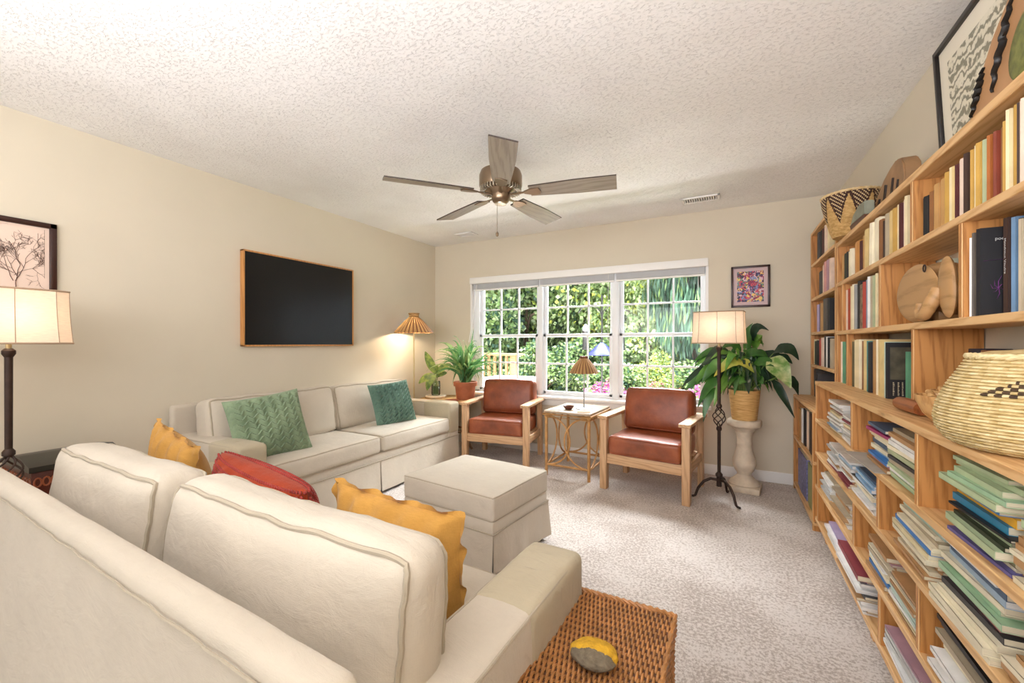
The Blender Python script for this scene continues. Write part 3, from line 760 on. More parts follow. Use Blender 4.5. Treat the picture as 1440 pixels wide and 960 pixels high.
m.tube([(-hx - .01, -hy - .01, zt - .04), (hx + .01, -hy - .01, zt - .04), (hx + .01, hy + .01, zt - .04), (-hx - .01, hy + .01, zt - .04)], .008, 8, closed=True)
m.build('rim', M_RAT, t)
for sx in (-1, 1):
    for sy in (-1, 1):
        m = MB(); m.tube([(sx * hx, sy * hy, 0), (sx * hx, sy * hy, zt)], .014, 10); m.build('leg', M_RAT, t)
for nm, P in (('stretcher', [(-hx, -hy, .10), (hx, -hy, .10)]), ('stretcher', [(-hx, hy, .10), (hx, hy, .10)]), ('stretcher', [(-hx, -hy, .10), (-hx, hy, .10)]), ('stretcher', [(hx, -hy, .10), (hx, hy, .10)])):
    m = MB(); m.tube(P, .010, 8); m.build(nm, M_RAT, t)
def arcs(fn, h):
    # two mirrored arcs crossing in the middle of a side
    m = MB()
    for s_ in (-1, 1): m.tube(circ(s_ * h, .325, .222, PI - 1.5 if s_ > 0 else -1.5, PI + 1.5 if s_ > 0 else 1.5, 26, fn), .008, 8)
    return m
for sy in (-1, 1): arcs(lambda a, z: (a, sy * hy, z), hx - .01).build('curved_brace', M_RAT, t)
for sx in (-1, 1): arcs(lambda a, z: (sx * hx, a, z), hy - .012).build('curved_brace', M_RAT, t)
ZT = zt + .022
def rattan_shade(m, z0, z1, r0, r1, n=46, flare=.18):
    n = n * 2 // 3; N = n * 6
    def prof(k): return r0 + (r1 - r0) * (k - flare * math.sin(PI * k) * .5)
    def fn(u, v):
        a = 2 * PI * u; k = 1 + .016 * math.cos(a * n)
        return Vector((math.cos(a) * prof(v) * k, math.sin(a) * prof(v) * k, z0 + (z1 - z0) * v))
    m.grid(fn, N, 8, wu=True, mif=lambda i, j: 0 if (i % 6) < 4 else 1)
M_RSH = shade_mat('rattan_shade', 'a8855a', .10); M_RSH2 = plain('rattan_shade_rib', '6e4022', .6)
M_BULB = None
def bulb_mat():
    t = NT('lamp_bulb'); t.b.inputs['Emission Color'].default_value = (1, .82, .58, 1); t.b.inputs['Emission Strength'].default_value = 12; return t.m
M_BULB = bulb_mat()
def lamp_light(parent, z, e, r=.035, nm='bulb_light'):
    d = bpy.data.lights.new(nm, 'POINT'); d.energy = e; d.color = (1, .80, .56); d.shadow_soft_size = r
    o = bpy.data.objects.new(nm, d); COL.objects.link(o); o.parent = parent; o.location = (0, 0, z); return o
t = thing('table_lamp', 'small lamp with a pleated rattan shade on the rattan side table', 'lamp', (-1.205, 3.775, ZT))
m = MB(); m.lathe([(.075, 0), (.078, .004), (.07, .010), (.012, .016), (.006, .03)], seg=32); m.build('base', M_STEEL, t)
m = MB(); m.tube([(0, 0, .012), (0, 0, .40)], .0055, 10); m.build('stem', M_STEEL, t)
m = MB(); rattan_shade(m, .335, .475, .135, .035, 36); m.lathe([(.036, .472), (.038, .476), (.036, .492), (.03, .494)], seg=36, mi=1, cap=False); m.build('lamp_shade', [M_RSH, M_RSH2], t)
m = MB(); m.ball((0, 0, .42), .022); m.build('bulb', M_BULB, t); lamp_light(t, .385, .5, .02)
m = MB(); m.lathe([(.018, 0), (.03, .004), (.048, .028), (.05, .036), (.046, .034), (.03, .012), (0.001, .008)], (-1.315, 3.66, ZT), 28)
solo(m, 'small_bowl', plain('brown_glaze', '5a2e22', .25), 'small dark brown bowl on the rattan side table left of the lamp', 'bowl')
m = MB(); m.lathe([(.001, 0), (.055, 0), (.056, .005), (.001, .006)], (-1.43, 3.61, ZT), 28); solo(m, 'coaster', plain('pale_coaster', 'd8cfc0', .6), 'round pale coaster at the left front corner of the rattan side table', 'coaster')
m = MB(); m.box((-1.21, 3.56, ZT), (-1.09, 3.65, ZT + .006), .002, rot=(0, 0, .3)); solo(m, 'paper_pad', plain('tan_pad', 'c7ab84', .7), 'flat tan pad on the right front corner of the rattan side table', 'pad')

# ------------------------------------------------------------------ corner table, plants and tall rattan lamp
t = thing('rattan_corner_table', 'round dark rattan table in the corner behind the long sofa', 'table', (-2.86, 3.90, 0))
m = MB(); m.lathe([(.001, .548), (.30, .548), (.315, .556), (.315, .572), (.30, .58), (.001, .58)], seg=48); m.build('tabletop', plain('basket_weave_top', 'b8935e', .6, var=.25, vs=30), t)
m = MB(); m.tube([(.318 * math.cos(2 * PI * q / 40), .318 * math.sin(2 * PI * q / 40), .564) for q in range(40)], .014, 8, closed=True); m.build('rim', M_RAT, t)
for q in range(4):
    a = PI / 4 + q * PI / 2 - .35; ca, sa = math.cos(a), math.sin(a)
    m = MB(); m.tube([(ca * .26, sa * .26, .55), (ca * .20, sa * .20, .38), (ca * .18, sa * .18, .25), (ca * .22, sa * .22, .10), (ca * .28, sa * .28, 0)], .013, 8); m.build('leg', M_RATD, t)
    m = MB()
    for s_ in (-1, 1): m.tube([(ca * .25, sa * .25, .5), (ca * .2 - s_ * sa * .06, sa * .2 + s_ * ca * .06, .40), (ca * .19, sa * .19, .28), (ca * .2 - s_ * sa * .05, sa * .2 + s_ * ca * .05, .16), (ca * .26, sa * .26, .05)], .007, 6)
    m.build('twisted_cane', M_RATD, t)
m = MB(); m.tube([(.19 * math.cos(2 * PI * q / 32), .19 * math.sin(2 * PI * q / 32), .22) for q in range(32)], .010, 8, closed=True); m.build('hoop', M_RATD, t)
m = MB(); m.lathe([(.001, 0), (.10, 0), (.115, .02), (.11, .035), (.10, .03), (.001, .03)], (-3.0, 3.86, .58), 40, fn=lambda a, k, z: 1 + .05 * math.cos(a * 8)); solo(m, 'scalloped_dish', plain('pale_ceramic', 'd9cbb2', .5), 'pale scalloped dish under the glass jar on the corner table', 'dish')
M_GL2 = glass('jar_glass', (.86, .93, .86, 1), 1.35)
M_VAR = leafmat('variegated_leaf', '93a34e', '3f5f2c', .45, .25, 22)
t = thing('potted_plant', 'small leafy cutting in a glass jar on the corner table', 'plant', (-3.0, 3.86, .615))
m = MB(); m.lathe([(.001, 0), (.045, 0), (.05, .01), (.05, .15), (.046, .16), (.046, .15), (.044, .012), (.001, .008)], seg=28); m.build('jar', M_GL2, t)
m = MB(); m.lathe([(.001, .012), (.042, .012), (.042, .10), (.001, .10)], seg=20); m.build('water', plain('jar_water', '6d7658', .15), t)
m = MB(); 
for dx, dy, h in ((-.03, 0, .36), (.02, .02, .30), (.0, -.02, .24)): m.tube([(0, 0, .03), (dx * .3, dy * .3, h * .55), (dx, dy, h * .8)], .006, 6)
m.build('stem', plain('green_stem', '7d8f4c', .5), t)
m = MB()
for P, w in (([(0, 0, .24), (-.05, -.03, .34), (-.09, -.08, .50)], .05), ([(0, 0, .22), (-.09, -.06, .23), (-.17, -.10, .13)], .048), ([(0, 0, .22), (-.02, -.09, .20), (-.03, -.12, .06)], .05), ([(0, 0, .24), (.07, 0, .31), (.19, .03, .36)], .048), ([(0, 0, .2), (.04, .06, .26), (.07, .12, .25)], .04), ([(0, 0, .24), (.03, -.03, .33), (.07, -.05, .35)], .03)):
    m.leaf(P, w, n=10, fold=.12, side=(Vector(P[-1]) - Vector(P[0])).cross(Vector((.15, -.9, .45))))
m.build('foliage', M_VAR, t)
M_TER = plain('terracotta', 'a5603f', .75, var=.18, vs=10, bump=.15); M_SOIL = plain('potting_soil', '33271f', 1.0, var=.5, vs=40, bump=.8)
t = thing('potted_plant', 'spiky strap leaved plant in a terracotta pot in the corner by the window', 'plant', (-2.64, 3.93, .58))
m = MB(); m.lathe([(.001, 0), (.095, 0), (.10, .01), (.115, .15), (.130, .15), (.133, .16), (.135, .195), (.128, .20), (.12, .195), (.112, .17), (.001, .17)], seg=40); m.build('pot', M_TER, t)
m = MB(); m.lathe([(.001, .18), (.118, .18), (.118, .17)], seg=24, cap=False); m.build('soil', M_SOIL, t)
m = MB(); r = random.Random(3); sp = lambda tt: (1 - tt ** 3) * (.55 + .45 * math.sin(PI * min(1, tt * 1.3 + .15)))
for q in range(130):
    a = r.uniform(0, 2 * PI); Lh = r.uniform(.16, .50); sp_ = r.uniform(.10, .34) * (1.2 if math.cos(a) > 0 else 1.0); b = (r.uniform(-.04, .04), r.uniform(-.04, .04), .19)
    ca, sa = math.cos(a), math.sin(a)
    if sa > .3: sp_ *= .7
    dr = r.uniform(-.04, .26)
    m.leaf([b, (b[0] + ca * sp_ * .3, b[1] + sa * sp_ * .3, .19 + Lh * .8), (ca * sp_ * .8, sa * sp_ * .8, .19 + Lh * 1.1), (ca * sp_ * 1.35, sa * sp_ * 1.35, .19 + Lh - dr)], r.uniform(.013, .020), mi=(0 if r.random() < .7 else 1), n=9, fold=.3, prof=sp, side=Vector((ca, sa, .9)).cross(Vector((r.uniform(-.4, .4), -.8, .5))))
m.leaf([(.02, 0, .2), (.05, -.03, .40), (.10, -.04, .58), (.145, -.05, .80)], .024, mi=0, n=10, fold=.4, prof=sp, side=(1, .2, 0))
m.leaf([(.02, 0, .2), (-.02, -.03, .40), (-.05, -.04, .56), (-.09, -.05, .66)], .018, mi=0, n=10, fold=.4, prof=sp)
m.build('foliage', [leafmat('strap_leaf', '79a866', '47784a', .35, .3, 12), leafmat('strap_leaf_pale', 'b4c383', '6f9450', .4, .3, 12)], t)
m = MB(); m.lathe([(.001, 0), (.05, 0), (.075, .012), (.078, .016), (.05, .008), (.001, .006)], (-2.655, 3.70, .582), 32); solo(m, 'saucer', plain('red_clay', '9b4f38', .4), 'reddish clay saucer on the corner table beside the left armchair', 'saucer')
m = MB(); m.box((-2.93, 3.60, .582), (-2.75, 3.70, .594), .004, rot=(0, 0, .2)); solo(m, 'wooden_board', wood('small_board', 'c49a62', '9d733f', 'x', .5, knots=False), 'small tan wooden board on the corner table in front of the pots', 'board')
t = thing('floor_lamp', 'slim brass floor lamp with a pleated rattan shade in the far corner', 'lamp', (-3.02, 3.48, 0))
t.location = (-3.10, 3.60, 0)
M_BRASS = plain('satin_brass', 'c9b58a', .35, .8)
m = MB(); m.lathe([(.11, 0), (.112, .01), (.10, .018), (.012, .03), (.007, .05)], seg=32); m.build('base', M_BRASS, t)
m = MB(); m.tube([(0, 0, .03), (0, 0, 1.46)], .0075, 10); m.build('pole', M_BRASS, t)
m = MB(); rattan_shade(m, 1.325, 1.505, .215, .05, 44, .1); m.lathe([(.05, 1.50), (.056, 1.508), (.052, 1.522), (.062, 1.54), (.058, 1.545)], seg=36, mi=0, cap=False); m.build('lamp_shade', [M_RSH, M_RSH2], t)
m = MB(); m.ball((0, 0, 1.44), .026); m.build('bulb', M_BULB, t); lamp_light(t, 1.40, 16, .03)

# ------------------------------------------------------------------ iron floor lamps with panel shades
M_IRON = plain('dark_bronze_iron', '3a2a22', .5, .5, var=.2, vs=30, bump=.2, bs=90); M_LSH = shade_mat('linen_lamp_shade', 'f0dcc8', .40); M_TRIM = plain('shade_trim', 'a48a70', .8)
def panel_shade(m, z0, z1, w0, d0, w1, d1, n=12):
    def oct_(w, d, k=.28): return [(-w, -d + k * d), (-w + k * w, -d), (w - k * w, -d), (w, -d + k * d), (w, d - k * d), (w - k * w, d), (-w + k * w, d), (-w, d - k * d)]
    rings = []
    for i in range(n + 1):
        v = i / n; c = (1 - v) ** 1.9; rings.append([(x, y, z0 + (z1 - z0) * v) for x, y in oct_(w1 + (w0 - w1) * c, d1 + (d0 - d1) * c)])
    V = [[m.bm.verts.new(p) for p in rg] for rg in rings]
    for A, B in zip(V, V[1:]):
        for q in range(8): m.bm.faces.new((A[q], A[(q + 1) % 8], B[(q + 1) % 8], B[q]))
    return rings
def iron_lamp(label, loc, rz, watts):
    t = thing('floor_lamp', label, 'lamp', loc, rz)
    m = MB()
    m.tube([(0, 0, .10), (0, 0, .175)], .019, 12); m.lathe([(.012, .165), (.026, .18), (.026, .195), (.014, .21)], seg=16); m.build('base_hub', M_IRON, t)
    for q in range(3):
        a = math.radians(-108 + 120 * q) - rz + math.radians(60); ca, sa = math.cos(a), math.sin(a)
        m = MB(); m.tube([(ca * .015, sa * .015, .15), (ca * .06, sa * .06, .155), (ca * .11, sa * .11, .13), (ca * .15, sa * .15, .075), (ca * .172, sa * .172, .015), (ca * .185, sa * .185, .008), (ca * .21, sa * .21, .009)], [.011, .011, .0105, .010, .009, .009, .008], 10); m.build('leg', M_IRON, t)
    m = MB(); m.tube([(0, 0, .19), (0, 0, .545)], .0125, 12); m.lathe([(.013, .53), (.020, .54), (.020, .555), (.013, .565)], seg=16); m.build('lower_pole', M_IRON, t)
    m = MB()
    for q in range(5):
        P = []
        for i in range(17):
            v = i / 16; a = 2 * PI * q / 5 + v * PI * 1.1; r_ = .010 + .036 * math.sin(PI * v) ** 1.2; P.append((math.cos(a) * r_, math.sin(a) * r_, .562 + .15 * v))
        m.tube(P, .0042, 6)
    m.build('twisted_cage', M_IRON, t)
    m = MB(); m.lathe([(.012, .705), (.021, .715), (.021, .73), (.013, .742)], seg=16); m.tube([(0, 0, .735), (0, 0, 1.17)], [.0125, .0135], 12); m.lathe([(.014, 1.15), (.022, 1.165), (.022, 1.18), (.012, 1.19)], seg=16); m.build('upper_pole', M_IRON, t)
    m = MB(); m.tube([(0, 0, 1.18), (0, 0, 1.30)], .010, 10); m.build('lamp_socket', M_BRASS, t)
    m = MB(); rings = panel_shade(m, 1.212, 1.452, .182, .135, .172, .118); m.norecalc = True; so = m.build('lamp_shade', M_LSH, t, smooth=False)
    m = MB()
    for rg in (rings[0], rings[-1]): m.tube(rg, .0045, 6, closed=True)
    for q in range(8): m.tube([rg[q] for rg in rings], .0018, 5)
    for sy in (-1, 1): m.tube([((rg[1][0] + rg[2][0]) / 2, sy * abs(rg[1][1]) , rg[1][2]) for rg in rings], .0018, 5)
    m.build('shade_trim', M_TRIM, so)
    m = MB(); m.ball((0, 0, 1.345), .028); m.build('bulb', M_BULB, t)
    lamp_light(t, 1.335, watts, .03)
    return t
iron_lamp('dark iron floor lamp with a lit cream shade beside the stone pedestal', (-.068, 3.62, 0), math.radians(-6), 4)
iron_lamp('dark iron floor lamp with a lit cream shade at the left edge of the room', (-2.85, .612, 0), math.radians(90 - 4), 4)

# ------------------------------------------------------------------ corner end table behind the foreground sofa
M_CHEST = plain('carved_dark_wood', '4a1d12', .4, var=.3, vs=30, bump=.5, bs=45)
t = thing('end_table', 'orange brown wooden end table in the left corner behind the foreground sofa', 'table', (-3.03, .84, 0))
W1 = wood('orange_wood', 'b8672f', '8f4a1f', 'x', .4, knots=False)
m = MB(); m.box((-.26, -.22, .46), (.26, .22, .49), .006); m.build('tabletop', W1, t)
for a in (-1, 1):
    for b in (-1, 1):
        m = MB(); m.box((a * .235 - .02, b * .195 - .02, 0), (a * .235 + .02, b * .195 + .02, .46), .004); m.build('leg', W1, t)
t = thing('carved_box', 'dark carved wooden box with a black sloping lid on the corner end table', 'box', (-3.06, .84, .49))
m = MB(); m.box((-.21, -.16, 0), (.21, .16, .125), .006); m.build('box_body', M_CHEST, t)
m = MB()
for q in range(11):
    x = -.19 + q * .038; m.tube([(x + .016 * math.cos(a), -.162, .075 + .02 * math.sin(a)) for a in [2 * PI * i / 12 for i in range(12)]], .004, 5, closed=True)
    m.tube([(.212, -.14 + q * .028 + .012 * math.cos(a), .075 + .02 * math.sin(a)) for a in [2 * PI * i / 12 for i in range(12)]], .004, 5, closed=True)
m.build('carving', plain('carving_brown', '8a4a2c', .4), t)  # carved rings are a lighter brown than the box body
m = MB(); m.prism([(-.22, .125), (.22, .125), (.22, .15), (.08, .185), (-.10, .165), (-.22, .135)], 'y', -.17, .17); m.build('lid', plain('black_lid', '26241f', .35), t)
# ------------------------------------------------------------------ pedestal and big plant
M_STONE = plain('cast_stone', 'd3c2ab', .8, var=.12, vs=14, bump=.3, bs=70)
t = thing('stone_pedestal', 'cast stone baluster pedestal carrying the large plant pot', 'pedestal', (.113, 3.955, 0), math.radians(-8))
m = MB(); m.box((-.12, -.12, 0), (.12, .12, .048), .008); m.build('plinth', M_STONE, t)
m = MB()
prof = [(.115, .046), (.117, .058), (.108, .066), (.104, .078), (.088, .088), (.066, .108), (.053, .128), (.055, .142), (.072, .165), (.084, .195), (.087, .22), (.082, .26), (.070, .30), (.060, .335), (.056, .365), (.060, .376), (.060, .388), (.055, .396), (.056, .44), (.062, .462), (.068, .474), (.068, .482), (.090, .506), (.098, .518)]
def relief(a, k, z):
    if .15 < z < .33: return 1 + .05 * max(0, math.sin(a * 6 + 5 * math.sin(z * 40))) * math.sin(PI * (z - .15) / .18)
    return 1
m.lathe(prof, seg=72, fn=relief); m.build('shaft', M_STONE, t)
m = MB(); m.lathe([(.095, .512), (.128, .528), (.134, .54), (.134, .572), (.126, .583), (.001, .583)], seg=8); bmesh.ops.rotate(m.bm, verts=m.bm.verts[:], cent=(0, 0, 0), matrix=Matrix.Rotation(PI / 8, 3, 'Z')); bmesh.ops.bevel(m.bm, geom=m.bm.edges[:], offset=.004, segments=2, affect='EDGES')
m.build('cap', M_STONE, t)
def straw_mat():
    t = NT('straw_weave'); v = t.coord((14, 14, 130)); nz = t.noise(v, 1.0, 4)
    t.l(t.ramp(nz.outputs['Fac'], [(.3, rgb('b98a4c')), (.55, rgb('d6a968')), (.75, rgb('e6c288'))]), t.b.inputs['Base Color']); t.b.inputs['Roughness'].default_value = .6
    t.bump(nz.outputs['Fac'], .4, .004); return t.m
t = thing('potted_plant', 'large broad leaved houseplant in a straw coloured pot on the stone pedestal', 'plant', (.113, 3.945, .583))
m = MB(); m.lathe([(.001, 0), (.090, 0), (.094, .008), (.116, .235), (.118, .245), (.112, .245), (.108, .225), (.001, .225)], seg=48); m.build('pot', straw_mat(), t)
m = MB(); m.lathe([(.001, .232), (.108, .232), (.108, .222)], seg=24, cap=False); m.build('soil', M_SOIL, t)
r = random.Random(21); lv = MB(); st = MB()
LM = ['big_leaf', 'big_leaf_light', 'big_leaf_dark', 'big_leaf_yellow', 'big_leaf_cream']
LMAT = [leafmat('big_leaf', '45782f', '2c5522', .3, .2, 8), leafmat('big_leaf_light', '759f42', '457a30', .32, .3, 8), leafmat('big_leaf_dark', '25402a', '182c1d', .3, .1, 8), leafmat('big_leaf_yellow', 'c9bf52', '8a9a3c', .4, .3, 9), leafmat('big_leaf_cream', 'd4d79a', '6f9a48', .35, .3, 16)]
bl = lambda tt: math.sin(PI * min(1, tt * .96 + .03)) ** .8 * (1.12 - .35 * tt)
def leaf_to(base, mid, tip, w, mi, stem=True, side=None, droop=.03, wave=.1):
    b = Vector((r.uniform(-.05, .05), r.uniform(-.05, .05), .22)); base, mid, tip = Vector(base), Vector(mid), Vector(tip)
    if stem:
        c = b.lerp(base, .55); c.z += .04; P = []
        for i in range(9):
            q = i / 8; P.append(b.lerp(c, q).lerp(c.lerp(base, q), q))
        st.tube(P, [.005 - .0025 * i / 8 for i in range(9)], 5)
    tg = (tip - base).normalized(); nn = (tg.cross(Vector((0, 0, 1))).cross(tg)).normalized() * .45 + Vector((r.uniform(-.35, .35), -.85, r.uniform(0, .3)))
    lv.leaf([base, base.lerp(mid, .6), mid, tip], w * .98, mi, fold=.2, n=12, prof=bl, side=side or tg.cross(nn), wave=wave)
# hand placed leaves (x right, y depth, z up from the pot foot)
H = [((.05, 0, .62), (.07, -.03, .80), (.17, -.04, .73), .05, 2), ((.07, -.02, .55), (.10, -.04, .72), (.13, -.05, .60), .05, 1), ((.04, 0, .52), (.0, -.02, .72), (.06, -.05, .79), .045, 0),
     ((.20, -.06, .55), (.30, -.09, .62), (.36, -.11, .50), .062, 2), ((.20, -.06, .50), (.27, -.08, .53), (.32, -.10, .47), .05, 2), ((.16, -.12, .50), (.23, -.17, .46), (.30, -.20, .29), .088, 4),
     ((.28, -.1, .38), (.33, -.12, .33), (.355, -.13, .235), .045, 2), ((.20, -.08, .34), (.24, -.11, .26), (.33, -.15, .06), .035, 2),
     ((-.02, -.12, .48), (-.10, -.18, .50), (-.22, -.22, .36), .08, 3), ((-.04, -.10, .46), (-.02, -.16, .50), (.06, -.2, .40), .055, 3), ((-.10, -.12, .46), (-.22, -.18, .48), (-.31, -.2, .30), .075, 0),
     ((-.12, -.06, .44), (-.27, -.10, .46), (-.38, -.12, .26), .07, 1), ((-.2, -.06, .36), (-.33, -.1, .36), (-.45, -.14, .22), .06, 0), ((-.16, -.1, .34), (-.27, -.16, .30), (-.34, -.2, .10), .06, 0),
     ((-.2, -.1, .26), (-.28, -.16, .18), (-.30, -.18, -.02), .05, 0), ((-.1, -.14, .36), (-.18, -.2, .30), (-.22, -.22, .12), .055, 1), ((-.22, 0, .42), (-.36, -.02, .40), (-.48, -.04, .24), .055, 2),
     ((.0, -.05, .50), (.05, -.08, .58), (.15, -.1, .52), .05, 0), ((.06, -.1, .46), (.14, -.14, .50), (.23, -.16, .44), .055, 0), ((-.03, 0, .55), (-.08, 0, .66), (-.17, -.02, .58), .06, 0), ((.0, .05, .58), (.06, .06, .68), (.14, .04, .62), .05, 1),
     ((.1, .02, .5), (.2, .03, .56), (.29, 0, .5), .05, 2), ((-.14, .02, .5), (-.26, .03, .55), (-.38, .02, .42), .06, 0), ((.02, -.13, .30), (.0, -.17, .36), (-.04, -.19, .30), .04, 1), ((.08, -.12, .30), (.10, -.16, .37), (.12, -.19, .31), .04, 0)]
for b_, m_, t_, w_, k_ in H: leaf_to(b_, m_, t_, w_ * (.72 if t_[0] < -.15 else .95), k_)
for q in range(120):
    a = r.uniform(PI * .88, 2.12 * PI); d = r.uniform(.08, .27); z = r.uniform(.32, .56); ca, sa = math.cos(a), math.sin(a) * .6
    if ca > .2: d *= .6
    leaf_to((ca * d * .6, sa * d * .6, z), (ca * d, sa * d, z + .05), (ca * d * 1.5, sa * d * 1.5, z - r.uniform(.02, .16)), r.uniform(.022, .044), r.choice([0, 0, 1, 2, 2]))
for q in range(46):
    a = r.uniform(0, 2 * PI); d = r.uniform(.06, .17); P = [(math.cos(a) * .05, math.sin(a) * .05, .22), (math.cos(a) * d * .8, math.sin(a) * d * .8, .36), (math.cos(a) * d, math.sin(a) * d, r.uniform(.40, .5))]
    st.tube(P, [.004, .0035, .002], 5)
st.build('stems', plain('leaf_stem', '6f8a45', .5), t); lv.norecalc = True; lv.build('foliage', LMAT, t)

# ------------------------------------------------------------------ pictures on the walls
M_DKF = plain('dark_frame_wood', '33170f', .35, var=.2, vs=30); M_BLKF = plain('black_frame', '1c1512', .35)
t = thing('wall_panel', 'large glossy black panel in a thin oak frame on the left wall', 'wall panel', (XL, 2.40, 1.187))
m = MB(); y0, y1, z0, z1, x1 = -.5265, .5265, 0, .745, .045
for lo, hi in (((0, y0, z0), (x1, y0 + .012, z1)), ((0, y1 - .012, z0), (x1, y1, z1)), ((0, y0, z0), (x1, y1, z0 + .012)), ((0, y0, z1 - .012), (x1, y1, z1))): m.box(lo, hi, .002)
m.build('frame', wood('frame_oak', 'c98f52', 'a56e38', 'z', .4, knots=False), t)
def black_gloss():
    t = NT('black_gloss'); t.b.inputs['Base Color'].default_value = rgb('100f0e'); t.b.inputs['Roughness'].default_value = .25; t.b.inputs['Specular IOR Level'].default_value = .35; return t.m
m = MB(); m.box((.004, y0 + .011, z0 + .011), (x1 - .006, y1 - .011, z1 - .011)); m.build('black_surface', black_gloss(), t)
def picture(name, label, loc, rz, w, h, fw, fd, fmat, mats, matw, tilt=0):
    """frame lying in local XZ, facing -Y"""
    t = thing(name, label, 'picture', loc, rz); t.rotation_euler = (tilt, 0, rz)
    m = MB()
    for lo, hi in (((-w / 2, -fd, 0), (-w / 2 + fw, 0, h)), ((w / 2 - fw, -fd, 0), (w / 2, 0, h)), ((-w / 2, -fd, 0), (w / 2, 0, fw)), ((-w / 2, -fd, h - fw), (w / 2, 0, h))): m.box(lo, hi, .003)
    m.build('frame', fmat, t)
    m = MB(); m.box((-w / 2 + fw * .8, -fd * .45, fw * .8), (w / 2 - fw * .8, -.002, h - fw * .8)); mo = m.build('mat_board', mats[0], t, smooth=False)
    if len(mats) > 1:
        m = MB(); m.box((-w / 2 + matw, -fd * .5, matw), (w / 2 - matw, -fd * .44, h - matw)); m.build('artwork', mats[1], t, smooth=False)
    return t
def art_color():
    t = NT('colourful_print'); v = t.coord((1, 1, 1))
    d = t.noise(v, 18, 3); mx = t.n('ShaderNodeMix', data_type='RGBA', blend_type='LINEAR_LIGHT'); mx.inputs[0].default_value = .09; t.l(v, mx.inputs[6]); t.l(d.outputs['Color'], mx.inputs[7])
    vo = t.n('ShaderNodeTexVoronoi'); vo.inputs['Scale'].default_value = 48; t.l(mx.outputs[2], vo.inputs['Vector'])
    sp = t.n('ShaderNodeSeparateColor'); t.l(vo.outputs['Color'], sp.inputs[0])
    r_ = t.ramp(sp.outputs[0], [(0, rgb('2a2a55')), (.14, rgb('8a1c48')), (.28, rgb('c9485a')), (.42, rgb('e8c46a')), (.54, rgb('7d88b8')), (.66, rgb('3b2a3c')), (.78, rgb('d7b4bd')), (.9, rgb('6b8a78'))])
    t.t.nodes[-1].color_ramp.interpolation = 'CONSTANT'
    t.l(r_, t.b.inputs['Base Color']); t.b.inputs['Roughness'].default_value = .5; return t.m
for_ramp = art_color()
picture('framed_print', 'small colourful abstract print in a dark frame right of the window', (.168, YF, 1.531), 0, .302, .367, .018, .022, M_DKF, [plain('pink_mat', 'cdb3b4', .7, var=.03), for_ramp], .048)
t = picture('framed_print', 'framed bare tree drawing above the lamp at the left edge', (XL, .60, 1.42), -PI / 2 + PI, .572, .449, .028, .025, M_DKF, [plain('pinkish_paper', 'e6cdbb', .7, var=.04, vs=3)], .05)
t.rotation_euler = (0, 0, PI / 2)
m = MB(); r = random.Random(8)
def branch(p, a, L, w, d):
    q = [p]; x, z = p
    for i in range(5):
        a += r.uniform(-.28, .28); x += math.cos(a) * L / 5; z += math.sin(a) * L / 5; q.append((x, z))
    m.tube([(x_, -.0125, z_) for x_, z_ in q], [max(.0011, w * (1 - .12 * i)) for i in range(6)], 5, flat=.2)
    if d:
        for k in range(r.choice([2, 3, 3])):
            branch(q[r.choice([2, 3, 4, 5])], a + r.choice([-1, 1]) * r.uniform(.35, .95), L * r.uniform(.55, .8), w * .55, d - 1)
branch((.13, .05), 1.5, .16, .008, 5); branch((.135, .12), 1.0, .13, .005, 5); branch((.128, .12), 2.1, .13, .005, 5); branch((.13, .15), .5, .10, .004, 4); branch((.13, .16), 2.6, .10, .004, 4)
for v in m.bm.verts: v.co.x = max(-.24, min(.24, v.co.x)); v.co.z = max(.04, min(.41, v.co.z))
m.build('tree_drawing', plain('ink_brown', '5a3a30', .8), t)
def ink():
    t = NT('ink_drawing'); v = t.coord()
    d = t.noise(v, 9, 4); wv = t.n('ShaderNodeTexWave', wave_type='RINGS'); wv.inputs['Scale'].default_value = 9; wv.inputs['Distortion'].default_value = 9; wv.inputs['Detail'].default_value = 3; wv.inputs['Detail Scale'].default_value = 3
    t.l(v, wv.inputs['Vector'])
    t.l(t.ramp(wv.outputs['Fac'], [(.25, rgb('8a8674')), (.5, rgb('c9c4ae')), (.8, rgb('e0dac6'))]), t.b.inputs['Base Color']); t.b.inputs['Roughness'].default_value = .6; return t.m
picture('framed_drawing', 'large ink drawing in a black frame on the right wall above the bookcase', (.772, 1.90, 1.868), -PI / 2, .72, .50, .020, .024, M_BLKF, [plain('cream_mat', 'e6dfcc', .7, var=.02), ink()], .085, math.radians(2.5)).rotation_euler = (math.radians(3), 0, -PI / 2)

# ------------------------------------------------------------------ ceiling fan and vents
M_NICK = plain('antique_nickel', '8a7660', .3, .85, var=.1); M_BLADE = wood('fan_blade_wood', '9c9184', '7f7467', 'x', .32, knots=False)
t = thing('ceiling_fan', 'five blade ceiling fan with a bronze motor hanging from the ceiling', 'ceiling fan', (-1.26, 2.268, 2.075))
m = MB(); m.lathe([(.025, .285), (.05, .30), (.064, .335), (.066, .365)], seg=32); m.build('canopy', M_NICK, t)
m = MB(); m.tube([(0, 0, .20), (0, 0, .30)], .013, 12); m.build('downrod', M_NICK, t)
m = MB(); m.lathe([(.10, .085), (.128, .10), (.134, .115), (.134, .175), (.125, .20), (.09, .212), (.03, .22)], seg=48); m.build('motor_housing', M_NICK, t)
m = MB()
for q in range(40):
    a = 2 * PI * q / 40; m.box((.100, -.0035, .076), (.129, .0035, .102), rot=(0, 0, a), pivot=(0, 0, 0))
m.build('vent_ring', plain('pale_nickel', 'b5a994', .3, .8), t)
m = MB(); m.lathe([(.001, .0), (.03, .003), (.05, .018), (.058, .04), (.058, .062), (.07, .07), (.10, .084)], seg=40); m.build('switch_housing', M_NICK, t)
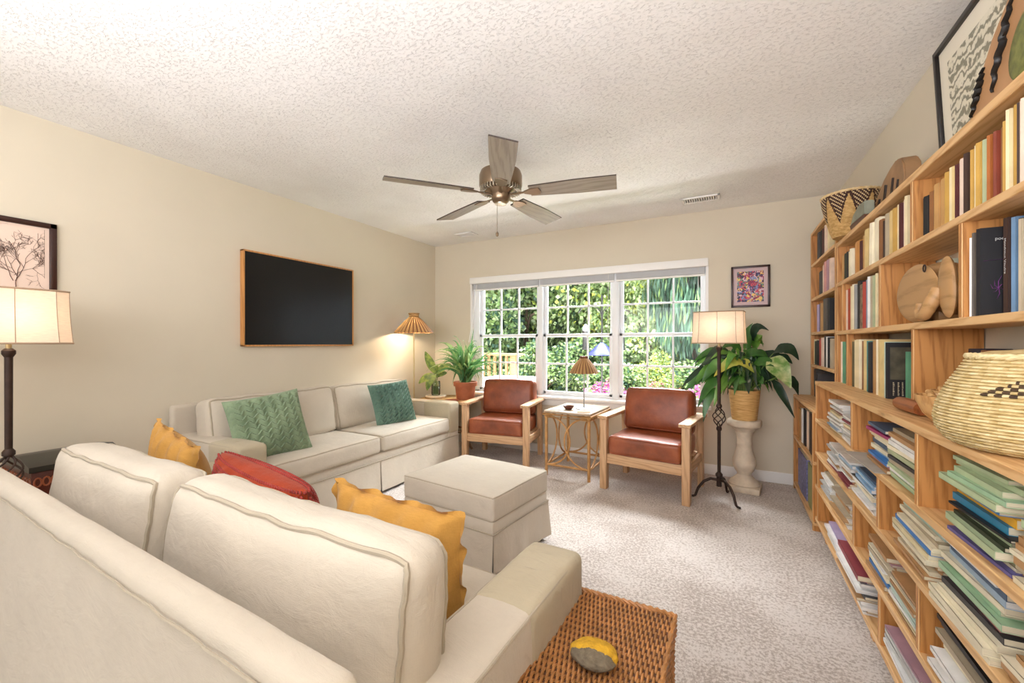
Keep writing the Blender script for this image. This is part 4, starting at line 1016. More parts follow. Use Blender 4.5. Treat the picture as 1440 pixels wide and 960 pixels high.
m = MB(); m.lathe([(.001, -.002), (.035, .0), (.036, .006), (.001, .008)], seg=28); m.build('bottom_cap', plain('pale_nickel', 'b5a994', .3, .8), t)
m = MB(); m.tube([(.0, -.03, .03), (0, -.045, -.02), (0, -.045, -.185)], .0018, 6); m.lathe([(.002, -.21), (.008, -.205), (.009, -.19), (.003, -.178)], (0, -.045, 0), 12); m.build('pull_chain', M_NICK, t)
bm_ = MB(); bo = []
def blade_pts():
    out = []
    for i in range(13):
        v = i / 12; x = .185 + .515 * v; w = .052 + .018 * min(1, v * 1.8)
        out.append((x, w))
    return out
P = blade_pts(); poly = [(x, w) for x, w in P] + [(x, -w) for x, w in P[::-1]]
bm_.prism(poly, 'z', -.004, .004)
bm_.bm.normal_update()
for f in bm_.bm.faces: f.material_index = 0 if len(f.verts) > 4 else 1
bm_.xf(bm_.bm.verts[:], (math.radians(-12), 0, 0))
bmesh_b = bm_.build('blade', [M_BLADE, plain('blade_edge', '3c3028', .5)], mesh_only=True, smooth=False)
am = MB(); am.tube([(.055, 0, -.012), (.10, .0, -.012), (.16, 0, -.006)], [.012, .012, .010], 8, flat=.4); am.prism([(.15, -.012), (.20, -.035), (.245, -.035), (.255, 0), (.245, .035), (.20, .035), (.15, .012)], 'z', -.011, -.004)
am.xf(am.bm.verts[:], (math.radians(-10), 0, 0)); arm_me = am.build('blade_arm', M_NICK, mesh_only=True)
for q in range(5):
    a = math.radians(12 + 72 * q)
    b = bpy.data.objects.new('blade', bmesh_b); COL.objects.link(b); b.parent = t; b.location = (0, 0, .068); b.rotation_euler = (0, 0, a)
    c = bpy.data.objects.new('blade_arm', arm_me); COL.objects.link(c); c.parent = b
def vent(label, x, y, w, d):
    t = thing('ceiling_vent', label, 'vent', (x, y, ZC - .012))
    m = MB()
    for lo, hi in (((-w / 2, -d / 2, 0), (w / 2, -d / 2 + .022, .012)), ((-w / 2, d / 2 - .022, 0), (w / 2, d / 2, .012)), ((-w / 2, -d / 2, 0), (-w / 2 + .022, d / 2, .012)), ((w / 2 - .022, -d / 2, 0), (w / 2, d / 2, .012))): m.box(lo, hi, .003)
    m.build('vent_frame', M_WHITE, t)
    n = 14
    m = MB()
    for q in range(n):
        x_ = -w / 2 + .03 + (w - .06) * q / (n - 1); m.box((x_ - .004, -d / 2 + .015, .001), (x_ + .004, d / 2 - .015, .010), rot=(0, .5, 0))
    m.build('louvers', M_WHITE, t, smooth=False)
    m = MB(); m.box((-w / 2 + .01, -d / 2 + .01, .0105), (w / 2 - .01, d / 2 - .01, .0119)); m.build('louver_shade', plain('louver_shade_dark', '4c4844', .8), t)  # dark sheet painting in the shade behind the louvers
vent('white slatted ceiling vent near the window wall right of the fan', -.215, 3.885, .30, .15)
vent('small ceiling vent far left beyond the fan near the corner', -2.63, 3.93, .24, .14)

# ------------------------------------------------------------------ wicker side table and stone
M_WIC = plain('wicker_cane', 'ab7746', .38, var=.3, vs=26, bump=.1); M_WICD = plain('wicker_stake', '5a341c', .6, var=.2)
X0, X1, Y0, Y1, ZW = -.396, -.122, .762, 1.168, .50
t = thing('wicker_side_table', 'square brown wicker hamper table beside the right arm of the foreground sofa', 'side table', ((X0 + X1) / 2, (Y0 + Y1) / 2, 0)); off = t.location
m = MB(); m.box((X0 + .012, Y0 + .012, .01), (X1 - .012, Y1 - .012, ZW - .012)); core = m.build('core', M_WICD, t, off)
def weave_wall(m, fn, L, H, nrow, p=.021):
    for k in range(nrow):
        z = H * (k + .5) / nrow; N = int(L / p) * 4
        m.tube([fn(L * i / N, z, .004 * math.sin(PI * (L * i / N) / p + PI * k)) for i in range(N + 1)], H / nrow * .48, 5, caps=False)
m = MB()
weave_wall(m, lambda s_, z, o: (X0 + .01 + s_, Y0 + .008 - o, .01 + z), X1 - X0 - .02, .43, 56); weave_wall(m, lambda s_, z, o: (X1 - .008 + o, Y0 + .01 + s_, .01 + z), Y1 - Y0 - .02, .43, 56)
weave_wall(m, lambda s_, z, o: (X0 + .008 - o, Y0 + .01 + s_, .01 + z), Y1 - Y0 - .02, .43, 56); weave_wall(m, lambda s_, z, o: (X0 + .01 + s_, Y1 - .008 + o, .01 + z), X1 - X0 - .02, .43, 56)
m.build('woven_sides', M_WIC, t, off)
m = MB(); n = 46; p = .0212; Lw = Y1 - Y0
for k in range(n):
    x = X0 + .008 + (X1 - X0 - .016) * k / (n - 1); N = int(Lw / p) * 5
    m.tube([(x, Y0 + .004 + (Lw - .008) * i / N, ZW - .004 + .0042 * math.sin(PI * Lw * i / N / p + PI * k)) for i in range(N + 1)], .0032, 5, caps=False)
for k in range(24):
    z = ZW - .045 + .0018 * k
weave_wall(m, lambda s_, z, o: (X0 + s_, Y0 + .002 - o * .5, ZW - .046 + z), X1 - X0, .044, 7, .012); weave_wall(m, lambda s_, z, o: (X1 - .002 + o * .5, Y0 + s_, ZW - .046 + z), Y1 - Y0, .044, 7, .012)
weave_wall(m, lambda s_, z, o: (X0 + .002 - o * .5, Y0 + s_, ZW - .046 + z), Y1 - Y0, .044, 7, .012); weave_wall(m, lambda s_, z, o: (X0 + s_, Y1 - .002 + o * .5, ZW - .046 + z), X1 - X0, .044, 7, .012)
lid = m.build('woven_lid', M_WIC, t, off)
m = MB()
for q in range(int(Lw / p)):
    y = Y0 + p * (q + .5); m.tube([(X0 + .006, y, ZW - .006), (X1 - .006, y, ZW - .006)], .0045, 6)
m.build('stakes', M_WICD, lid, off)
m = MB()
for ph in (0, PI):
    loop = []
    for (xa, ya), (xb, yb) in zip([(X0, Y0), (X1, Y0), (X1, Y1), (X0, Y1)], [(X1, Y0), (X1, Y1), (X0, Y1), (X0, Y0)]):
        for i in range(30): loop.append((xa + (xb - xa) * i / 30, ya + (yb - ya) * i / 30))
    cx_, cy_ = (X0 + X1) / 2, (Y0 + Y1) / 2
    m.tube([(cx_ + (x - cx_) * (.985 + .012 * math.sin(i * 1.6 + ph)), cy_ + (y - cy_) * (.985 + .012 * math.sin(i * 1.6 + ph)), ZW + .0 + .004 * math.cos(i * 1.6 + ph)) for i, (x, y) in enumerate(loop)], .0048, 6, closed=True)
m.build('braided_edge', M_WIC, lid, off)
m = MB(); vs = m.ball((0, 0, 0), 1, 0, 5)
for v in vs:
    p_ = v.co.copy(); k = 1 + .10 * noise.noise(p_ * 1.7) + .03 * noise.noise(p_ * 6)
    v.co = Vector((p_.x * .053 * k, p_.y * .043 * k, p_.z * .021 * k))
for f in m.bm.faces:
    c = f.calc_center_median(); f.material_index = 0 if (c.y + .004 * noise.noise(c * 90)) > -.014 else 1
bmesh.ops.rotate(m.bm, verts=m.bm.verts[:], cent=(0, 0, 0), matrix=Matrix.Rotation(.08, 3, 'Z')); bmesh.ops.translate(m.bm, verts=m.bm.verts[:], vec=(-.265, .905, ZW + .024))
solo(m, 'painted_stone', [plain('yellow_lichen', 'cf9f25', .85, var=.2, vs=60, bump=.6, bs=160), plain('grey_stone', '6f6350', .9, var=.3, vs=80, bump=.7, bs=160)], 'flat oval stone half yellow and half grey on the wicker table', 'stone')
# ------------------------------------------------------------------ pine bookcases on the right wall
PINE = {'y': wood('pine_board', 'deb47e', 'c08a50', 'y', .45), 'z': wood('upright_panel', 'c58a4c', '99602c', 'z', .45), 'e': wood('pine_edge', 'e3bd88', 'c9975c', 'z', .45, knots=False)}  # uprights have darker side panels and a lighter front edge strip
BX = .785
def case(name, label, base, boards, uprights):
    t = thing(name, label, 'bookcase', base)
    for x0, x1, ya, yb, z0, z1 in boards:
        m = MB(); m.box((x0, ya, z0), (x1, yb, z1), .002, seg=1); m.build('shelf_board', PINE['y'], t, base, smooth=False)
    for x0, x1, y, th, z0, z1 in uprights:
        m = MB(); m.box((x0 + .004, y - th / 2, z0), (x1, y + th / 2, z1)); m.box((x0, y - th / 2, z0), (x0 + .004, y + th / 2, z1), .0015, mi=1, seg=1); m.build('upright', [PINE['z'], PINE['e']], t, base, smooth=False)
    return t
U, L_, ye = .60, .49, .66
TU = [1.84, 1.588, 1.288]; TL = [.97, .735, .525, .313, .105]
case('upper_bookcase', 'long pine bookcase upper tier along the right wall holding books and the elephant', (.69, 1.9, .97),
     [(U, BX, ye, 3.28, TU[0] - .028, TU[0]), (U, BX, ye, 3.28, TU[1] - .024, TU[1]), (U, BX, ye, 3.28, TU[2] - .024, TU[2])],
     [(U + .001, BX, y, .022, TU[1], TU[0] - .028) for y in (3.265, 2.06, .68)] + [(U + .001, BX, y, .022, TU[2], TU[1] - .024) for y in (3.265, 3.13, 2.43, 1.69, .68)] + [(U + .001, BX, y, .022, .97, TU[2] - .024) for y in (3.265, 3.02, 2.05, .68)])
case('low_bookcase', 'long low pine bookcase on the carpet filled with stacks of magazines', (.64, 1.9, 0),
     [(L_, BX, ye, 3.27, z - .024, z) for z in TL],
     [(L_ + .001, BX, y, .022, TL[1], TL[0] - .024) for y in (3.255, 2.385, 1.648, .68)] + [(L_ + .001, BX, y, .022, TL[2], TL[1] - .024) for y in (3.255, 2.01, .98, .68)] + [(L_ + .001, BX, y, .022, TL[3], TL[2] - .024) for y in (3.2, 2.353, 1.638, .68)] + [(L_ + .001, BX, y, .022, TL[4], TL[3] - .024) for y in (3.2, 1.993, 1.1, .68)] + [(L_ + .03, BX, y, .04, 0, TL[4] - .024) for y in (3.12, 2.2, 1.4, .75)])
FU = [2.112, 1.852, 1.575, 1.300, 1.040]
case('tall_bookcase', 'tall narrow pine bookcase in the far right corner standing on the low cabinet', (.69, 3.74, .785),
     [(U, BX, 3.30, 4.2, z - .022, z) for z in FU], [(U, BX, y, .022, .785, FU[0] - .022) for y in (4.189, 3.311)])
case('corner_cabinet', 'low open pine cabinet in the far right corner below the tall bookcase', (.63, 3.74, 0),
     [(.48, BX, 3.285, 4.2, .760, .785), (.48, BX, 3.285, 4.2, .425, .447), (.48, BX, 3.285, 4.2, .035, .06)], [(.48, BX, y, .022, 0, .760) for y in (4.189, 3.30)])

PALC = dict(tan='b98d55', darkgreen='2f3524', black='17161a', cream='e2d2a8', paper='eee3c6', orange='c98a3e', maroon='4d1c1c', straw='d9bf83', brown='8a5a30', darkbrown='3d2820', greytan='b5a68c', gold='c49a4a', pinkcream='e5cdb9', palegreen='a9b18c', orangebrown='a8622c', redbrown='7d3520',
            rust='a8401f', grey='9b9a96', brownpattern='7c6650', red='b04032', bluegrey='7f8ea0', white='f0eeea', greybrown='5b534b', greywhite='c7c7c4', blue='6d8fb0', greypattern='8d8a80', green='5f9a78', olive='5a5336', teal='4f8b86', paleteal='b4c9bf', bluewhite='9db4c9', darkgrey='3c3a3c', pink='d59a96', mauve='b08a95', lilac='b8a8cc', navy='2c2a5a', blackpattern='3c3733', blackred='33201e', violetphoto='73719c', olivegreen='8f9160',
            brightblue='3f7fc4', tealblue='2f7fa0', yellow='e3a92c', slate='48607c', magenta='a83a6c', sage='b3c39a', mint='a3c4a0', rose='cf8a88', burgundy='8c3a44', purple='6a4a78', kraft='b58a5c', lightblue='8fb8dc', ivory='e6dcc0', violet='66609c')
WORD = dict(darkgreen='dark green', paper='off white', straw='straw yellow', darkbrown='dark brown', greytan='grey tan', pinkcream='pinkish cream', palegreen='pale green', orangebrown='orange brown', redbrown='red brown', brownpattern='brown patterned', bluegrey='blue grey', greybrown='grey brown', greywhite='greyish white', greypattern='grey patterned', paleteal='pale teal', bluewhite='blue white', darkgrey='dark grey', blackpattern='black patterned', blackred='black and red', violetphoto='violet picture', olivegreen='olive green', brightblue='bright blue', tealblue='teal blue', lightblue='light blue')
def bookmat(c):
    return plain('cover_' + c, PALC[c], .5, var=.12 if c not in ('violetphoto', 'blackpattern', 'brownpattern', 'greypattern') else .55, vs=14 if c not in ('violetphoto', 'blackpattern', 'brownpattern', 'greypattern') else 45, bump=.08, bs=40)
def pages(name, h):
    t = NT(name); nz = t.noise(t.coord((3, 3, 420)), 1.0, 3, .7); c = rgb(h)
    t.l(t.ramp(nz.outputs['Fac'], [(.3, mul(c, .62)), (.5, mul(c, .95)), (.7, mul(c, 1.08))]), t.b.inputs['Base Color']); t.b.inputs['Roughness'].default_value = .9; return t.m
M_PAGE = pages('page_edges', 'dfd3b6'); M_PAGEW = pages('white_page_edges', 'ebe7e0')
ORD = ['first', 'second', 'third', 'fourth', 'fifth', 'sixth', 'seventh', 'eighth', 'ninth', 'tenth', 'eleventh', 'twelfth', 'thirteenth', 'fourteenth', 'fifteenth', 'sixteenth', 'seventeenth', 'eighteenth', 'nineteenth', 'twentieth', 'twenty first', 'twenty second', 'twenty third', 'twenty fourth', 'twenty fifth', 'twenty sixth', 'twenty seventh', 'twenty eighth']
rb = random.Random(17)
def book(ya, yb, z, h, xf, depth, c, label, group, tilt=0.0, rz=0.0, title=None, tcol='white'):
    """upright book, spine towards -x; ya far side, yb near side"""
    y1, y0 = max(ya, yb) - .0004, min(ya, yb) + .0004; w = y1 - y0; th = min(.003, w * .16)
    depth = min(depth, BX - .003 - xf)
    m = MB()
    m.box((xf, y0, 0), (xf + depth, y0 + th, h)); m.box((xf, y1 - th, 0), (xf + depth, y1, h))
    m.prism([(xf + .0015, y0 + th * .5), (xf - .002 - .1 * min(w, .03), (y0 + y1) / 2), (xf + .0015, y1 - th * .5), (xf + .005, y1 - th * .5), (xf + .005, y0 + th * .5)], 'z', 0, h)
    m.box((xf + .004, y0 + th, .002), (xf + depth - .003, y1 - th, h - .003), mi=1)
    if tilt:
        m.xf(m.bm.verts[:], (tilt, 0, 0), None, (xf, y1 if tilt > 0 else y0, 0))
    for v in m.bm.verts: v.co.z += z + .0005
    zmin = min(v.co.z for v in m.bm.verts)
    for v in m.bm.verts: v.co.z += z + .0005 - zmin
    return solo(m, 'book', [bookmat(c), M_PAGE], label, 'book', group, smooth=False)
def row(items, z, hmax, xf, depth, place, group, tilts={}):
    for k, (ya, yb, c, h) in enumerate(items):
        lab = '%s book, %s from left, %s' % (WORD.get(c, c), ORD[k], place)
        book(ya, yb, z, hmax * h, xf + rb.uniform(0, .010), depth * rb.uniform(.9, 1), c, lab, group, tilts.get(k, 0))
A1 = [(3.199, 3.176, 'tan', 0.7), (3.176, 3.118, 'darkgreen', 0.72), (3.118, 3.06, 'black', 0.72), (3.05, 3.015, 'cream', 0.68), (3.012, 2.960, 'paper', 0.70), (2.925, 2.82, 'orange', 0.78), (2.82, 2.775, 'maroon', 0.72), (2.772, 2.732, 'tan', 0.8), (2.728, 2.66, 'straw', 0.88), (2.635, 2.590, 'paper', 0.92), (2.583, 2.509, 'paper', 0.95), (2.509, 2.457, 'brown', 0.85), (2.456, 2.424, 'darkbrown', 0.78), (2.416, 2.364, 'greytan', 0.86), (2.364, 2.304, 'straw', 0.85), (2.304, 2.257, 'gold', 0.83), (2.257, 2.227, 'cream', 0.85), (2.227, 2.203, 'maroon', 0.84), (2.203, 2.161, 'pinkcream', 0.86), (2.161, 2.137, 'cream', 0.88)]
row(A1, TU[1], .224, .612, .15, 'far bay of the upper tier top row', 'books in the upper tier top row far bay', {4: .04, 9: .05})
A2 = [(1.992, 1.95, 'black', 0.62), (1.95, 1.915, 'brown', 0.64), (1.915, 1.878, 'tan', 0.7), (1.878, 1.842, 'tan', 0.72), (1.842, 1.807, 'gold', 0.76), (1.807, 1.782, 'cream', 0.78), (1.782, 1.76, 'straw', 0.76), (1.76, 1.743, 'maroon', 0.75), (1.743, 1.707, 'pinkcream', 0.78), (1.707, 1.684, 'darkbrown', 0.8), (1.684, 1.672, 'paper', 0.8), (1.672, 1.657, 'gold', 0.79), (1.657, 1.636, 'cream', 0.81), (1.636, 1.61, 'gold', 0.8), (1.61, 1.585, 'palegreen', 0.79), (1.585, 1.567, 'orangebrown', 0.8), (1.567, 1.546, 'redbrown', 0.79), (1.546, 1.534, 'redbrown', 0.78), (1.534, 1.519, 'brown', 0.79), (1.519, 1.502, 'gold', 0.83), (1.502, 1.484, 'cream', 0.92), (1.484, 1.455, 'gold', 0.92), (1.455, 1.442, 'darkbrown', 0.9), (1.442, 1.412, 'pinkcream', 0.9), (1.412, 1.385, 'straw', 0.88), (1.385, 1.35, 'tan', .86)]
row(A2, TU[1], .224, .613, .15, 'near bay of the upper tier top row', 'books in the upper tier top row near bay')
B1 = [(3.115, 3.085, 'pinkcream', 0.86), (3.083, 3.03, 'rust', 0.87), (3.025, 2.985, 'cream', 0.9), (2.983, 2.94, 'paper', 0.92), (2.935, 2.90, 'greytan', 0.88), (2.898, 2.87, 'grey', 0.88), (2.868, 2.82, 'black', 0.93), (2.818, 2.745, 'brownpattern', 0.84), (2.743, 2.709, 'red', 0.86), (2.709, 2.671, 'bluegrey', 0.88), (2.671, 2.635, 'white', 0.92), (2.635, 2.587, 'greytan', 0.91), (2.587, 2.558, 'palegreen', 0.9), (2.558, 2.530, 'cream', 0.92)]
row(B1, TU[2], .276, .612, .16, 'middle row left of the elephant', 'books left of the elephant')
B2 = [(1.672, 1.662, 'white', 0.82), (1.66, 1.648, 'greybrown', 0.86), (1.646, 1.630, 'paper', 0.76)]
row(B2, TU[2], .276, .612, .15, 'middle row right of the elephant', 'books right of the elephant')
def titled(o, xf, y, z0, txt, size, col, rot):
    cu = bpy.data.curves.new('spine_lettering', 'FONT'); cu.body = txt; cu.size = size; cu.extrude = .0003; cu.materials.append(plain('lettering_' + col, PALC[col], .6, var=.02))
    q = bpy.data.objects.new('spine_lettering', cu); COL.objects.link(q); bpy.context.view_layer.update(); me = bpy.data.meshes.new_from_object(q.evaluated_get(bpy.context.evaluated_depsgraph_get())); bpy.data.objects.remove(q); q = bpy.data.objects.new('spine_lettering', me); COL.objects.link(q); q.parent = o; q.location = Vector((xf, y, z0)) - o.location; q.rotation_euler = rot; return q
bk = book(1.629, 1.608, TU[2], .276 * .87, .612, .16, 'black', 'black cover book with purple line drawing right of the elephant', 'books right of the elephant')
m = MB()
Cc = (.647, 1.6075, TU[2] + .075)
for a, L1 in ((.4, .022), (1.2, .030), (2.2, .022), (2.8, .028), (3.6, .020), (4.5, .026), (5.6, .024)):
    m.tube([(Cc[0], Cc[1], Cc[2]), (Cc[0] + .4 * L1 * math.cos(a + .4), Cc[1], Cc[2] + .6 * L1 * math.sin(a + .4)), (Cc[0] + .6 * L1 * math.cos(a), Cc[1], Cc[2] + 1.2 * L1 * math.sin(a))], [.0028, .0018, .0006], 5, flat=.2)
m.tube([(.618, 1.6075, TU[2] + .15), (.648, 1.6075, TU[2] + .152), (.676, 1.6075, TU[2] + .15)], .0011, 5, flat=.3)
m.build('cover_drawing', plain('purple_ink', '7a3a80', .6), bk, bk.location)
titled(bk, .640, 1.6074, TU[2] + .205, 'poems', .012, 'greywhite', (PI / 2, 0, 0))
B3 = [(1.606, 1.582, 'darkbrown', 0.95), (1.580, 1.558, 'blue', 0.93), (1.556, 1.540, 'black', 0.9), (1.539, 1.524, 'greytan', 0.88), (1.523, 1.499, 'white', 0.93), (1.497, 1.474, 'greypattern', 0.95), (1.474, 1.44, 'darkgrey', .95), (1.44, 1.41, 'cream', .92)]
for k, (ya, yb, c, h) in enumerate(B3):
    o = book(ya, yb, TU[2], .272 * h, .655 + .004 * (k % 3), .12, c, '%s book, %s right of the black book with purple drawing' % (WORD.get(c, c), ORD[k]), 'books right of the elephant')
    if k == 0: titled(o, .6515, 1.594, TU[2] + .205, 'Mondroun Voudre', .0125, 'greywhite', (PI / 2, PI / 2, -PI / 2))
C1 = [(3.235, 3.195, 'pinkcream', 0.88), (3.193, 3.13, 'green', 0.88), (3.128, 3.085, 'tan', 0.9), (3.083, 3.04, 'brown', 0.9)]
row(C1, .97, .285, .613, .16, 'far end of the row on the low bookcase top', 'books at the far end of the low bookcase top')
C2 = [(3.005, 2.965, 'tan', 0.93), (2.96, 2.93, 'olive', 0.88), (2.93, 2.89, 'cream', 0.91), (2.89, 2.845, 'cream', 0.92), (2.845, 2.794, 'paper', 0.92), (2.794, 2.748, 'brown', 0.89), (2.748, 2.699, 'straw', 0.91), (2.699, 2.652, 'teal', 0.89), (2.652, 2.616, 'black', 0.87), (2.616, 2.547, 'tan', 0.89), (2.542, 2.503, 'paper', 0.91), (2.503, 2.428, 'straw', 0.91), (2.428, 2.39, 'paleteal', 0.87)]
row(C2, .97, .285, .613, .17, 'long row on the low bookcase top', 'books in the long row on the low bookcase top')
bk = book(2.388, 2.368, .97, .285 * .86, .613, .165, 'black', 'large black picture cover book standing on the low bookcase top', 'books in the long row on the low bookcase top')
m = MB(); zz = .97; m.box((.622, 2.3672, zz + .085), (.69, 2.3678, zz + .225)); m.build('cover_picture', plain('dark_cover_picture', '4a4535', .5, var=.6, vs=16), bk, bk.location)
m = MB(); rq = random.Random(4)
for xq in (.634, .650, .664):
    zq = zz + .016
    while zq < zz + .074:
        hq = rq.uniform(.002, .006); m.box((xq - .003, 2.3672, zq), (xq + .003 * rq.uniform(.2, 1), 2.3678, zq + hq)); zq += hq + .002
m.build('cover_print', plain('lettering_greytan', PALC['greytan'], .6, var=.02), bk, bk.location)
book(2.362, 2.335, .97, .245 * .84, .672, .10, 'green', 'bright green book right of the large black picture cover book', 'books in the long row on the low bookcase top')
# far tall bookcase
F1 = [(3.99, 3.91, 'darkgrey', 0.9), (3.91, 3.86, 'black', 0.9), (3.858, 3.79, 'maroon', 0.89), (3.788, 3.72, 'maroon', 0.89), (3.713, 3.65, 'pinkcream', 0.86), (3.648, 3.59, 'cream', 0.86)]
row(F1, FU[1], .235, .612, .15, 'tall bookcase top shelf', 'books on the tall bookcase top shelf')
F2 = [(3.953, 3.83, 'darkgrey', 0.72), (3.826, 3.735, 'pinkcream', 0.84), (3.733, 3.655, 'pink', 0.88), (3.652, 3.57, 'mauve', 0.88), (3.564, 3.50, 'pinkcream', 0.86)]
row(F2, FU[2], .25, .612, .15, 'tall bookcase second shelf', 'books on the tall bookcase second shelf')
F3 = [(4.037, 3.965, 'lilac', 0.85), (3.96, 3.872, 'navy', 0.86), (3.869, 3.78, 'tan', 0.84), (3.777, 3.655, 'greybrown', 0.93), (3.652, 3.587, 'black', 0.9)]
row(F3, FU[3], .25, .612, .15, 'tall bookcase third shelf', 'books on the tall bookcase third shelf')
F4 = [(4.17, 4.12, 'cream', 0.86), (4.118, 4.05, 'darkgreen', 0.8), (4.048, 3.94, 'black', 0.82), (3.938, 3.842, 'red', 0.88), (3.84, 3.763, 'pinkcream', 0.9), (3.76, 3.667, 'blackpattern', 0.95), (3.66, 3.61, 'white', 0.92), (3.608, 3.572, 'black', 0.9), (3.57, 3.495, 'greytan', 0.86)]
row(F4, FU[4], .236, .612, .15, 'tall bookcase fourth shelf', 'books on the tall bookcase fourth shelf')
row([(4.15, 4.06, 'blackpattern', .95), (4.05, 4.0, 'darkgrey', .8)], .785, .23, .612, .15, 'tall bookcase lowest space', 'books in the tall bookcase lowest space')
m = MB(); m.lathe([(.001, 0), (.045, 0), (.05, .01), (.05, .075), (.047, .08), (.046, .012), (.001, .008)], (.68, 3.72, .786), 24); solo(m, 'glass_bowl', M_GL2, 'small glass bowl in the lowest space of the tall bookcase', 'bowl')
G1 = [(4.12, 4.02, 'orange', 0.8), (4.015, 3.94, 'tan', 0.8), (3.932, 3.85, 'white', 0.86), (3.841, 3.735, 'black', 0.9), (3.731, 3.60, 'pinkcream', 0.9), (3.593, 3.40, 'blackred', 0.92)]
row(G1, .447, .30, .50, .22, 'corner cabinet upper shelf', 'books on the corner cabinet upper shelf')
G2 = [(4.10, 3.69, 'violetphoto', 0.85), (3.67, 3.44, 'olivegreen', 0.84)]
row(G2, .06, .35, .50, .24, 'corner cabinet lower shelf', 'books on the corner cabinet lower shelf')

# magazine stacks
def stack(ya, yb, z, shelf, nm, items, xf=.505, wx=.215, spread=.012, zmax=.2, seed=0):
    """items listed top to bottom: (colour, thickness, kind)"""
    r = random.Random(seed + int(ya * 1000)); n = len(items); zz = z + .0006
    tot = sum(i[1] for i in items); k_ = min(1, (zmax - .004) / tot)
    for k in range(n - 1, -1, -1):
        c, th, kind = items[k]; th *= k_
        dy0, dy1, dx = r.uniform(-spread, spread), r.uniform(-spread, spread), r.uniform(-spread, spread)
        a, b = min(ya, yb) + dy0, max(ya, yb) + dy1; x0 = xf + dx + r.uniform(0, .01); x1 = min(BX - .005, x0 + wx + r.uniform(-.02, .02)); ang = r.uniform(-.035, .035)
        m = MB(); e = min(.0012, th * .22)
        m.box((x0, a, 0), (x1, b, e)); m.box((x0, a, th - e), (x1, b, th - .0002)); m.box((x0, a, 0), (x0 + .0012, b, th - .0002))
        m.box((x0 + .001, a + .001, e * .8), (x1 - .001, b - .001, th - e * .8), mi=1)
        m.xf(m.bm.verts[:], (0, 0, ang), None, ((x0 + x1) / 2, (a + b) / 2, 0))
        mx = max(v.co.x for v in m.bm.verts); sh = min(0, BX - .003 - mx)
        for v in m.bm.verts: v.co.z += zz; v.co.x += sh
        zz += th
        solo(m, kind, [bookmat(c), M_PAGEW if c in ('white', 'lightblue', 'greywhite', 'bluewhite') else M_PAGE], '%s %s, %s from top, %s, low bookcase %s shelf' % (WORD.get(c, c), kind, ORD[k], nm, shelf), kind, '%ss in the %s of the %s shelf' % (kind, nm, shelf), smooth=False)
def mix(cols, kind='magazine', lo=.007, hi=.016, seed=1):
    r = random.Random(seed); return [(c, r.uniform(lo, hi), kind) for c in cols]
W_ = ['white', 'white', 'greywhite', 'white', 'burgundy', 'cream', 'white', 'greytan', 'white', 'kraft', 'white', 'bluewhite', 'white', 'paper']
stack(2.93, 2.66, TL[1], 'top', 'farthest stack', mix(W_, seed=2), zmax=.165)
stack(2.63, 2.415, TL[1], 'top', 'second stack from the far end', mix(['white', 'greywhite', 'burgundy', 'white', 'cream', 'kraft', 'white', 'greywhite', 'greytan', 'white', 'white'], seed=3), zmax=.16)
stack(2.20, 1.955, TL[1] + .0065, 'top', 'middle bay left stack', mix(['slate', 'magenta', 'magenta', 'cream', 'ivory', 'ivory', 'slate', 'paper', 'lightblue', 'brightblue', 'rose', 'kraft'], seed=4, lo=.009, hi=.018), zmax=.172, spread=.02)
stack(1.945, 1.69, TL[1] + .0065, 'top', 'middle bay right stack', mix(['greytan', 'kraft', 'white', 'white', 'paper', 'palegreen', 'ivory', 'darkgrey', 'greytan', 'sage', 'white', 'sage', 'mint'], seed=5, lo=.008, hi=.02), zmax=.175, spread=.012)
m = MB(); m.box((.462, 1.98, TL[1] + .0006), (.70, 2.31, TL[1] + .005), rot=(0, 0, .06)); solo(m, 'paper_folder', plain('grey_card', 'a89f93', .8), 'grey paper folder sticking out below the middle stacks on the top shelf', 'folder')
m = MB(); m.box((.53, 1.70, TL[1] + .0006), (.74, 1.92, TL[1] + .0055)); solo(m, 'paper_folder', plain('grey_card', 'a89f93', .8), 'grey paper folder under the right stack of the middle bay', 'folder')
stack(1.475, 1.235, TL[1], 'top', 'nearest green journal stack', [('sage', .010, 'journal'), ('sage', .014, 'journal'), ('sage', .014, 'journal'), ('mint', .012, 'journal'), ('sage', .016, 'journal'), ('brightblue', .010, 'journal'), ('yellow', .020, 'journal'), ('tealblue', .018, 'journal'), ('black', .006, 'journal'), ('sage', .018, 'journal'), ('darkgreen', .010, 'journal'), ('sage', .018, 'journal'), ('ivory', .009, 'journal'), ('ivory', .008, 'journal'), ('violet', .009, 'journal')], zmax=.200, spread=.018)
stack(1.20, .97, TL[1], 'top', 'kraft stack right of green journals', mix(['sage', 'mint', 'kraft', 'kraft', 'ivory', 'kraft', 'greytan', 'kraft', 'ivory'], 'journal', seed=6, lo=.010, hi=.018), zmax=.165, spread=.012)
stack(3.0, 2.73, TL[2], 'second', 'farthest stack', mix(['white', 'greywhite', 'white', 'bluewhite', 'white', 'greywhite', 'white', 'white', 'kraft', 'white', 'white', 'burgundy'], seed=7), zmax=.16)
stack(2.70, 2.465, TL[2], 'second', 'second stack from the far end', mix(['white', 'bluewhite', 'greywhite', 'white', 'darkgrey', 'white', 'kraft', 'white', 'kraft', 'burgundy', 'burgundy'], seed=8), zmax=.14)
stack(2.42, 2.14, TL[2], 'second', 'blue and white stack', mix(['slate', 'lightblue', 'white', 'lightblue', 'darkgrey', 'white', 'paper', 'bluewhite', 'greywhite', 'white', 'white', 'white'], seed=9), zmax=.17, spread=.018)
